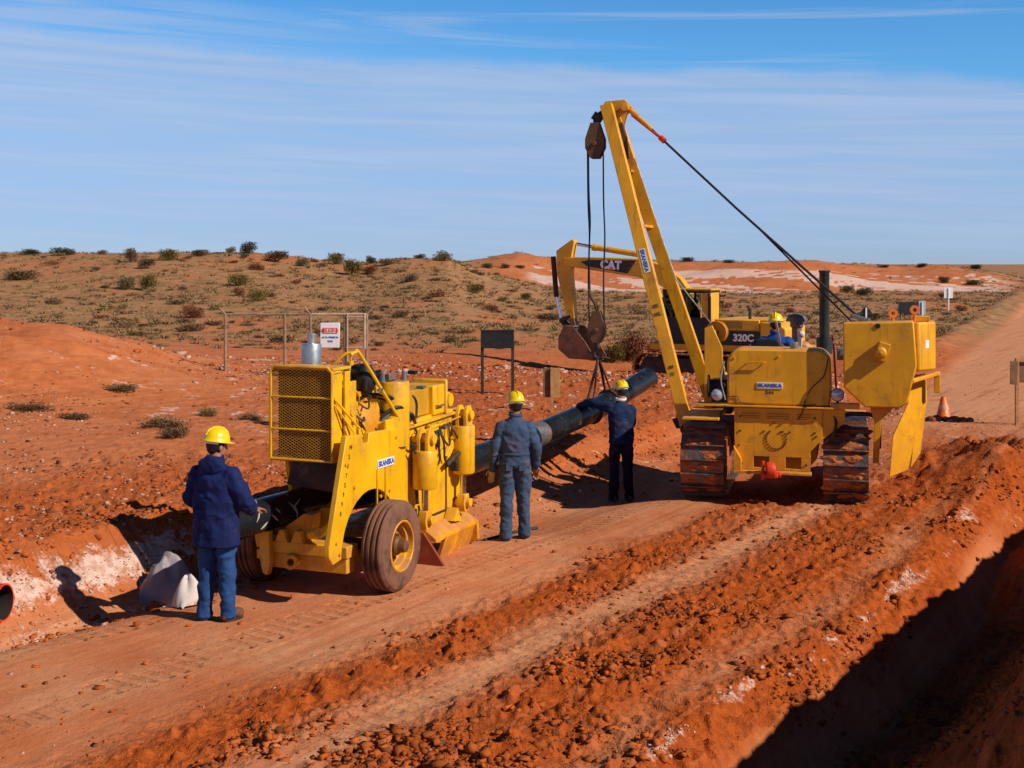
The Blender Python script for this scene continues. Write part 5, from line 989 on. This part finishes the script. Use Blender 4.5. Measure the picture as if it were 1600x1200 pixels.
MB().box((0, 0, (500 - 481) * s_), (34 * s_, .05, 18 * s_)).build('board', BLK, e, .005); MB().box((-14 * s_, .04, 9 * s_), (.06, .05, 18 * s_)).build('post', DKB, e); MB().box((14 * s_, .04, 9 * s_), (.06, .05, 18 * s_)).build('post', DKB, e)
# pipe frame fence with forked tops
fb = gp(352, 580); s_ = fb.y / F; X0 = fb.x; FE = empty('fence', fb, 0, 'rusty pipe fence frame with forked post tops and a small gate on the far side', 'fence')
def fx(px): return (px - 800) * s_ - X0
def fz(py): return (580 - py) * s_
ph = fz(491)
def fpost(px, top=491, bot=582, fork=None, m=POSTM, name='post'):
    p = MB().cyl((fx(px), 0, fz(bot)), (fx(px), 0, fz(top)), .037, None, 10)
    for d in (fork or []): p.cyl((fx(px), 0, fz(top)), (fx(px) + d * 9 * s_, 0, fz(top - 10)), .024, None, 8)
    return p.build(name, m, FE)
fpost(352, fork=[-1]); fpost(445, fork=[1]); fpost(485, fork=[-1, 1]); fpost(539); fpost(573, fork=[1])
PAL = mat('pale_fence_pipe', (.50, .38, .28), .55, .1, var=.25, dirt=.3)
MB().cyl((fx(352), 0, ph), (fx(485), 0, ph), .026, None, 8).build('rail', POSTM, FE); MB().cyl((fx(485), 0, ph), (fx(573), 0, ph), .030, None, 8).build('rail', PAL, FE)
MB().cyl((fx(541), -.04, ph - .06), (fx(571), -.04, ph - .06), .022, None, 8).cyl((fx(541), -.04, fz(543)), (fx(571), -.04, fz(543)), .022, None, 8).cyl((fx(543), -.04, fz(490)), (fx(543), -.04, fz(575)), .022, None, 8).cyl((fx(570), -.04, fz(490)), (fx(570), -.04, fz(545)), .03, None, 8).build('gate_frame', PAL, FE)
wr = MB()
for k in range(3): wr.cyl((fx(352), .0, fz(520 + k * 22)), (fx(573), 0, fz(520 + k * 22)), .006, None, 4)
wr.build('wire', POSTM, FE)
sn = MB().prism([(fx(501), fz(543)), (fx(531), fz(543)), (fx(532), fz(504)), (fx(501.5), fz(504))], 1, -.10, -.07).build('notice_board', WHITE, None, .01)
sn.location = fb; tag(sn, 'white rectangular warning notice with a red panel hung on the fence', 'notice')
MB().prism([(fx(505), fz(521)), (fx(528), fz(521)), (fx(528), fz(512)), (fx(505), fz(512))], 1, -.106, -.101).build('danger_panel', REDT, sn)
MB().prism([(fx(507), fz(519.6)), (fx(526), fz(519.6)), (fx(526), fz(513.4)), (fx(507), fz(513.4))], 1, -.110, -.1065).build('danger_panel_inner', WHITE, sn)
text('PELIGRO', .105, (fx(516.5), -.112, fz(516.5)), (1, 0, 0), (0, 0, 1), sn, REDT, 'lettering', .004)
text('ALTA PRESION', .062, (fx(516.5), -.102, fz(527)), (1, 0, 0), (0, 0, 1), sn, BLUE, 'lettering', .003); text('GAS', .07, (fx(516.5), -.102, fz(533)), (1, 0, 0), (0, 0, 1), sn, BLUE, 'lettering', .003)
# tarpaulin and sack by the trench
def drape(name, m, c, size, h, seed, label, cat, yaw=0., fold=.05):
    n = 26; vs = []; r = np.random.default_rng(seed)
    for i in range(n + 1):
        for j in range(n + 1):
            u, v = i / n * 2 - 1, j / n * 2 - 1; q = max(0, 1 - (u * u + v * v) ** 1.1) if True else 0
            ex = 1 + .12 * math.sin(5 * u + seed) * abs(v); x = u * size[0] * ex; y = v * size[1] * (1 + .1 * math.sin(4 * v + seed))
            vs.append([x, y, q])
    a = np.array(vs); f = (.45 - np.abs(fbm(a[:, 0] + seed * 3, a[:, 1], .22, 3, seed)) * 1.6) * fold * 2.4
    ca, sa = math.cos(yaw), math.sin(yaw); X = c[0] + a[:, 0] * ca - a[:, 1] * sa; Yy = c[1] + a[:, 0] * sa + a[:, 1] * ca
    z = terrain(X, Yy) + .012 + a[:, 2] ** .85 * h * (1 + .16 * np.sin(3 * np.arctan2(a[:, 1], a[:, 0] + .02) + seed)) + np.maximum(f, -.01) * (.3 + a[:, 2]) ; co = np.stack([X - c[0], Yy - c[1], z - z.min()], 1)
    k = lambda i, j: i * (n + 1) + j
    mb = MB().add(co.tolist(), [(k(i, j), k(i + 1, j), k(i + 1, j + 1), k(i, j + 1)) for i in range(n) for j in range(n)])
    o = mb.build(name, m, None, 0, 80); o.location = (c[0], c[1], float(z.min())); so = o.modifiers.new('thick', 'SOLIDIFY'); so.thickness = .006; tag(o, label, cat)
q = gp(264, 936); drape('tarpaulin', TARP, (q.x, q.y), (.30, .20), .36, 2, 'grey tarpaulin bundle in the trench left of the man in the navy parka', 'tarpaulin', .3)
q = gp(296, 944); drape('sack', SACK, (q.x, q.y), (.17, .14), .27, 5, 'crumpled white sack beside the legs of the man in the navy parka', 'sack', .8, .07)
# ------------------------------------------------------------ people
def remesh(mb, vox, name, m, parent, smooth_it=3, wrinkle=0., wsc=.10, seed=0, stretch=(1, 1, .45)):
    me = mb.mesh('tmp'); bm = bmesh.new(); bm.from_mesh(me); bmesh.ops.recalc_face_normals(bm, faces=bm.faces); bm.to_mesh(me); bm.free()
    o = bpy.data.objects.new('tmp', me); COL.objects.link(o)
    r = o.modifiers.new('r', 'REMESH'); r.mode = 'VOXEL'; r.voxel_size = vox
    s = o.modifiers.new('s', 'SMOOTH'); s.iterations = smooth_it; s.factor = .5
    dg = bpy.context.evaluated_depsgraph_get(); dg.update(); out = bpy.data.meshes.new_from_object(o.evaluated_get(dg)); bpy.data.objects.remove(o)
    # keep the largest connected surface only
    out.name = name
    if wrinkle:
        n = len(out.vertices); co = np.empty(n * 3, np.float32); out.vertices.foreach_get('co', co); co = co.reshape(-1, 3).astype(float); no = np.empty(n * 3, np.float32); out.vertices.foreach_get('normal', no); no = no.reshape(-1, 3)
        d = (fbm(co[:, 0] * stretch[0] + co[:, 1] * .7 + seed, co[:, 2] / stretch[2] * .45 + co[:, 1] * .5, wsc, 3, seed + 3) + .7 * (.4 - np.abs(fbm(co[:, 0] * 1.2 + co[:, 2] * .6, co[:, 2] * 1.6 - co[:, 1] + seed, wsc * 1.5, 2, seed + 9)) * 2))
        co += no * (d * wrinkle)[:, None]; out.vertices.foreach_set('co', co.astype(np.float32).ravel())
    out.polygons.foreach_set('use_smooth', [True] * len(out.polygons)); out.materials.clear(); out.materials.append(m)
    ob = bpy.data.objects.new(name, out); COL.objects.link(ob); ob.parent = parent; return ob
def rings(mb, rs, n=20):      # rs: (center, rx, ry) horizontal ellipses lofted upwards
    vs = []
    for c, rx, ry in rs:
        for k in range(n): w = 2 * math.pi * k / n; vs.append((c[0] + rx * math.cos(w), c[1] + ry * math.sin(w), c[2]))
    m = len(rs); fs = [(i * n + k, i * n + (k + 1) % n, (i + 1) * n + (k + 1) % n, (i + 1) * n + k) for i in range(m - 1) for k in range(n)] + [tuple(range(n - 1, -1, -1)), tuple(range((m - 1) * n, m * n))]
    return mb.add(vs, fs)
def limb(mb, pts, rad, n=14):
    c = curve(pts, 5); rr = []
    for i in range(len(pts) - 1): rr += [rad[i] + (rad[i + 1] - rad[i]) * k / 5 for k in range(5)]
    rr.append(rad[-1]); mb.tube(c, rr, n)
    for p, r in ((pts[0], rad[0]), (pts[-1], rad[-1])): mb.ball(p, r * .99, 12, 8)
def hand(mb, wrist, d, palm_n, side, curl=.5):
    d = Vector(d).normalized(); nrm = Vector(palm_n); nrm = (nrm - d * nrm.dot(d)).normalized(); s = d.cross(nrm) * side
    w = Vector(wrist); c = w + d * .055
    M = Matrix((s, nrm, d)).transposed(); mb.ball(c, (.042, .017, .058), 14, 10, M); mb.tube([w - d * .02, w + d * .03], [.024, .026], 10)
    for i, (o, l) in enumerate(((.031, .070), (.011, .080), (-.010, .074), (-.030, .058))):
        b = c + d * .042 + s * o; p = [b]; a = curl * .6
        for k, f in enumerate((.45, .32, .23)): q = d * math.cos(a) + nrm * math.sin(a) + s * o * .6; p.append(p[-1] + q.normalized() * l * f); a += curl
        mb.tube(p, [.0095, .0092, .0085, .0070], 8); mb.ball(p[-1], .0070, 8, 6)
    b = w + d * .022 + s * .034; p1 = b + (d * .6 + s * .7 + nrm * .35).normalized() * .038; p2 = p1 + (d * .85 + s * .2 + nrm * .5).normalized() * .030
    mb.tube([b - s * .012, b, p1, p2], [.013, .0125, .011, .0085], 8); mb.ball(p2, .0085, 8, 6)
def person(loc, rz, label, P, scale=1.):
    root = empty('person', loc, rz, label, 'person'); root.scale = (scale,) * 3
    V = {k: Vector(v) for k, v in P['j'].items()}
    hd = V['head']; hy = R(P.get('head_yaw', 0)); HM = Matrix.Rotation(hy, 3, 'Z') @ Matrix.Rotation(R(P.get('head_pitch', 0)), 3, 'X')
    hv = lambda x, y, z: hd + HM @ Vector((x, y, z))
    # one continuous body
    b = MB(); b.ball(hv(0, -.008, .03), (.076, .094, .098), 18, 12, HM); b.ball(hv(0, .022, -.035), (.058, .066, .078), 16, 10, HM); b.ball(hv(0, .092, -.012), (.012, .020, .022), 10, 8, HM)
    for s in (-1, 1): b.ball(hv(s * .077, -.004, -.005), (.010, .020, .031), 10, 8, HM); b.ball(hv(s * .028, .070, .022), (.020, .018, .008), 10, 6, HM)
    b.ball(hv(0, .078, -.052), (.025, .014, .009), 10, 6, HM); b.ball(hv(0, .068, -.088), (.024, .022, .018), 10, 8, HM)
    b.tube([V['neck'] - Vector((0, 0, .06)), V['neck'] + (hd - V['neck']) * .3, hv(0, -.015, -.05)], [.072, .056, .055], 14)
    ch = V['chest']; pe = V['pelvis']; rings(b, [((pe.x, pe.y, pe.z - .08), .12, .08), ((pe.x, pe.y, pe.z + .03), .145, .10), (tuple(pe * .5 + ch * .5), .125, .085), (tuple(ch), .155, .10), (tuple(ch + Vector((0, 0, .13))), .13, .08), (tuple(V['neck']), .06, .055)])
    for s in 'lr':
        limb(b, [V['sh' + s], V['el' + s], V['wr' + s]], [.050, .040, .026])
        limb(b, [V['hip' + s], V['kn' + s], V['an' + s]], [.082, .055, .038])
        b.tube([V['an' + s], V['an' + s] + Vector((0, .02, -.05)), V['toe' + s]], [.036, .038, .026], 10)
        hdv = V['hd' + s] if 'hd' + s in V else (V['wr' + s] - V['el' + s])
        if not P.get('glove_' + s): hand(b, V['wr' + s], hdv, P.get('pn' + s, (0, -1 if s == 'l' else -1, 0)), 1 if s == 'l' else -1, P.get('curl', .45))
    remesh(b, .0065, 'body', SKIN, root, 1)
    for s in 'lr':
        if P.get('glove_' + s): g = MB(); hand(g, V['wr' + s], V.get('hd' + s, V['wr' + s] - V['el' + s]), P.get('pn' + s, (0, -1, 0)), 1 if s == 'l' else -1, .35); remesh(g, .006, 'glove', GLOVE, root, 1)
    # hair
    h = MB(); h.ball(hv(0, -.018, .030), (.082, .094, .095), 18, 12, HM); h.ball(hv(0, -.050, -.018), (.064, .048, .050), 14, 10, HM); ho = remesh(h, .010, 'hair', HAIR, root, 2)
    # hard hat: shell with ridge, brim and peak
    hm = P.get('helmet', LEM); tl = HM @ Matrix.Rotation(R(-6), 3, 'X'); o = hv(0, -.008, .062); prof = [(0, .118), (.04, .113), (.075, .095), (.098, .065), (.108, .030), (.112, .0), (.122, -.008), (.122, -.013), (.106, -.008), (.100, .0)]
    sh = MB(); n = 36; vs = []
    for r_, z in prof:
        for k in range(n):
            w = 2 * math.pi * k / n; x, y = math.cos(w) * r_ * .95, math.sin(w) * r_ * 1.14
            if r_ > .118: y += .048 * max(0, math.sin(w)) ** 2
            vs.append(o + tl @ Vector((x, y, z)))
    sh.add(vs, [(i * n + k, (i + 1) * n + k, (i + 1) * n + (k + 1) % n, i * n + (k + 1) % n) for i in range(len(prof) - 1) for k in range(n)])
    hat = sh.build('hard_hat', hm, root, 0, 50)
    MB().tube([o + tl @ Vector((0, 1.14 * r_, z + .004)) for r_, z in [(.105, .035), (.085, .085), (.045, .114), (0, .121)]] + [o + tl @ Vector((0, -1.14 * r_, z + .004)) for r_, z in [(.045, .114), (.085, .085), (.105, .035)]], .009, 8).build('ridge', hm, hat)
    MB().tube([o + tl @ Vector((math.cos(w) * .088, math.sin(w) * .108, -.020)) for w in np.linspace(math.pi * 1.08, math.pi * 1.92, 12)], .009, 6, ell=(1, 1.8)).build('headband', WHITE if P.get('band', 1) else BLK, hat)
    # clothes
    K = P['top']; t = MB(); bl = K.get('bulk', 1.)
    z0 = K['hem']; lo = pe.lerp(pe, 0)
    top = [((pe.x, pe.y - .005, z0), K['hemr'][0], K['hemr'][1]), ((pe.x, pe.y - .005, (z0 + pe.z + .12) / 2), K['hemr'][0] * 1.0, K['hemr'][1] * .99), (tuple(pe.lerp(ch, .5) + Vector((0, -.003, .0))), K['wr'][0], K['wr'][1]), (tuple(ch + Vector((0, -.005, -.02))), .185 * bl, .122 * bl), (tuple(ch + Vector((0, -.006, .08))), .178 * bl, .115 * bl), (tuple(ch + Vector((0, -.008, .14))), .150 * bl, .092 * bl), (tuple(ch + Vector((0, -.008, .175))), .115 * bl, .082 * bl), (tuple(V['neck'] + Vector((0, -.004, .0))), .078, .072), (tuple(V['neck'] + Vector((0, -.004, .035))), .070, .066)]
    rings(t, top, 24)
    for s in 'lr':
        a = K.get('sl', (.075, .062, .048)); cuff = V['wr' + s] - (V['wr' + s] - V['el' + s]).normalized() * .01
        limb(t, [V['sh' + s], V['sh' + s].lerp(V['el' + s], .5), V['el' + s], V['el' + s].lerp(V['wr' + s], .5), cuff], [a[0] * bl, a[0] * .94 * bl, a[1] * bl, (a[1] + a[2]) / 2 * bl, a[2] * bl])
    if K.get('hood'): t.ball(V['neck'] + Vector((0, -.075, -.02)), (.140, .070, .100), 16, 10, Matrix.Rotation(R(20), 3, 'X')); t.ball(V['neck'] + Vector((0, -.03, .025)), (.110, .095, .050), 16, 10)
    if K.get('skirt'): rings(t, [((pe.x, pe.y - .005, z0), K['hemr'][0] * 1.04, K['hemr'][1] * 1.04), ((pe.x, pe.y - .005, z0 + .05), K['hemr'][0] * 1.02, K['hemr'][1] * 1.02)], 24)
    to = remesh(t, .011, K['name'], K['mat'], root, 4, K.get('wr_amp', .010), .11, P.get('seed', 1))
    cl = MB().tube([V['neck'] + Vector((math.cos(w) * .072, math.sin(w) * .066 - .004, .045 + .012 * math.sin(w))) for w in np.linspace(0, 2 * math.pi, 20)], .013, 6, False, ell=(1, 1.7)); cl.build('collar', P.get('collar', K['mat']), to)
    Q = P['legs']; q = MB(); rings(q, [((pe.x, pe.y, pe.z - .10), .135, .105), ((pe.x, pe.y, pe.z), .160, .118), ((pe.x, pe.y, pe.z + .12), .150, .105)], 20)
    for s in 'lr':
        an = V['an' + s] + Vector((0, 0, -.035)); r3 = Q.get('r', (.098, .078, .062))
        limb(q, [V['hip' + s], V['hip' + s].lerp(V['kn' + s], .5), V['kn' + s], V['kn' + s].lerp(an, .5), an], [r3[0], r3[0] * .95, r3[1], r3[1] * .93, r3[2]])
        q.tube([an + Vector((0, 0, .05)), an - Vector((0, 0, .03))], [r3[2] * 1.03, r3[2] * 1.08], 14)
    remesh(q, .010, Q['name'], Q['mat'], root, 3, Q.get('wr_amp', .010), .12, P.get('seed', 1) + 20)
    if Q.get('belt'): MB().tube([Vector((pe.x + math.cos(w) * (K['wr'][0] * .965), pe.y + math.sin(w) * (K['wr'][1] * .965), Q['belt'])) for w in np.linspace(0, 2 * math.pi, 30)], .012, 6, False, ell=(1, 1.8)).build('waistband', K['mat'], to)
    if Q.get('pockets'):
        for s in (-1, 1): MB().prism([(-.038, -.055), (.038, -.055), (.042, .045), (-.042, .045)], 1, -.006, .006).build('back_pocket', Q['mat'], root, .004).location = (pe.x + s * .078, pe.y - .116, pe.z - .07)
    for s in 'lr':
        f = MB(); an = V['an' + s]; te = V['toe' + s]; d = (te - an); d.z = 0; d.normalize(); hz = te.z - .02
        f.tube([an + Vector((0, 0, .06)), an + Vector((0, 0, -.02))], [.052, .055], 14); f.ball(an + Vector((0, 0, -.045)) - d * .015, (.048, .060, .045), 14, 8); yaw = math.atan2(-d.x, d.y); M = Matrix.Rotation(yaw, 3, 'Z')
        f.ball(an.lerp(te, .55) + Vector((0, 0, .0)), (.048, .105, .042), 14, 8, M); f.ball(te - d * .02, (.047, .06, .034), 14, 8, M)
        bo_ = remesh(f, .009, 'boot', BOOT, root, 2)
        MB().prism([(math.cos(w) * .043, math.sin(w) * .112 + .0) for w in np.linspace(0, 2 * math.pi, 21)[:-1]], 2, 0, .028).build('sole', DKB, bo_).location = (0, 0, 0)
        so_ = bo_.children[0]; mid = an.lerp(te, .45); so_.location = (mid.x, mid.y, hz - .022); so_.rotation_euler = (0, 0, yaw)
    return root
def J(**k):
    d = dict(head=(0, .02, 1.60), neck=(0, -.01, 1.46), chest=(0, 0, 1.25), pelvis=(0, 0, .97), shl=(-.165, -.01, 1.355), shr=(.165, -.01, 1.355), ell=(-.245, -.02, 1.10), elr=(.245, -.02, 1.10), wrl=(-.265, .06, .86), wrr=(.265, .06, .86),
             hipl=(-.092, 0, .92), hipr=(.092, 0, .92), knl=(-.105, .015, .50), knr=(.105, .015, .50), anl=(-.12, -.02, .10), anr=(.12, -.02, .10), toel=(-.14, .13, .045), toer=(.14, .13, .045)); d.update(k); return d
# man in the navy parka, hands held in front
person((-2.74, 11.85, 0), R(-20), 'man in yellow helmet, hooded navy parka and blue jeans standing at the pipe end', dict(seed=3, head_yaw=-28, head_pitch=-4, curl=.5,
    j=J(shl=(-.172, -.01, 1.345), shr=(.172, -.01, 1.345), ell=(-.30, .05, 1.10), elr=(.29, .03, 1.11), wrl=(-.12, .27, 1.02), wrr=(.21, .28, .99), hdr=(.15, .35, -.02), hdl=(.3, .3, .05), anl=(-.11, -.03, .10), anr=(.13, .0, .10), toel=(-.16, .11, .045), toer=(.17, .14, .045)), pnr=(-.2, -.2, -1),
    top=dict(name='parka', mat=NAVY, hem=.70, hemr=(.235, .165), wr=(.230, .158), bulk=1.18, sl=(.085, .072, .055), hood=True, skirt=True, wr_amp=.013), legs=dict(name='jeans', mat=JEAN, r=(.100, .080, .070), wr_amp=.015)), 1.0)
# man in the faded coverall, arms hanging
person((.04, 15.27, 0), R(2), 'man in yellow helmet and faded blue coverall standing with arms hanging beside the bending machine', dict(seed=5, head_yaw=18, head_pitch=-3, glove_l=True,
    j=J(wrl=(-.275, .05, .84), wrr=(.25, .09, .86), ell=(-.255, -.03, 1.09), elr=(.25, -.03, 1.10), anr=(.11, .10, .10), toer=(.17, .25, .05), knr=(.10, .06, .50)), 
    top=dict(name='coverall_top', mat=OVER, hem=.90, hemr=(.178, .125), wr=(.185, .130), bulk=1.07, sl=(.073, .062, .050), wr_amp=.015), legs=dict(name='coverall_trousers', mat=OVER, r=(.105, .085, .074), belt=1.04, wr_amp=.016, pockets=True)), 1.0)
# man leaning on the pipe
person((1.62, 18.98, -.22), R(12), 'man in yellow helmet and dark jacket resting his left arm on the raised pipe', dict(seed=8, head_yaw=10, head_pitch=-8,
    j=J(shl=(-.165, .03, 1.38), ell=(-.36, .28, 1.44), wrl=(-.52, .50, 1.36), hdl=(-.1, .1, -.06), shr=(.16, .03, 1.35), elr=(.20, .16, 1.12), wrr=(.06, .34, 1.06), head=(.02, .07, 1.61), neck=(0, .02, 1.47), chest=(0, .015, 1.25)), pnl=(0, 0, -1), collar=WHITE,
    top=dict(name='jacket', mat=DNAV, hem=.86, hemr=(.190, .140), wr=(.188, .132), bulk=1.08, sl=(.074, .062, .050), skirt=True), legs=dict(name='trousers', mat=DTRO, r=(.098, .078, .070), pockets=True)), 1.0)
# seated operators
SJ = dict(head=(0, .04, 1.60), neck=(0, -.0, 1.46), shl=(-.175, .0, 1.35), shr=(.175, .0, 1.35), ell=(-.30, .10, 1.12), wrl=(-.22, .36, 1.06), elr=(.34, .10, 1.18), wrr=(.40, .36, 1.20), hdr=(.0, .1, .02), hipl=(-.10, .03, .90), hipr=(.10, .03, .90), knl=(-.14, .46, .92), knr=(.14, .46, .92), anl=(-.15, .52, .52), anr=(.15, .52, .52), toel=(-.16, .66, .46), toer=(.16, .66, .46))
SJ = {k: (v[0], v[1], v[2]) for k, v in SJ.items()}
def seated(world_xy, zhead, rz, label, hel, mt, seed, up=0): return person((world_xy[0], world_xy[1], zhead - 1.79), rz, label, dict(seed=seed, head_yaw=0, head_pitch=-2, helmet=hel, j=J(**SJ), top=dict(name='coverall_top', mat=mt, hem=.86, hemr=(.175, .13), wr=(.19, .14), bulk=1.12, sl=(.078, .066, .05)), legs=dict(name='coverall_trousers', mat=mt, r=(.10, .082, .07))))
w_ = wpt(-.02, 1.28, 0); seated((w_.x, w_.y), 2.59, -R(HP), 'tractor operator in yellow helmet and bright blue coverall seated behind the rear tank', LEM, OPBL, 12)
ca, sa = math.cos(R(154)), math.sin(R(154)); seated((6.5 + .30 * ca - .78 * sa, 41.6 + .30 * sa + .78 * ca), 2.20, R(154 - 90), 'excavator operator in a pale helmet sitting inside the cab', WHITELAMP, DKB, 15)
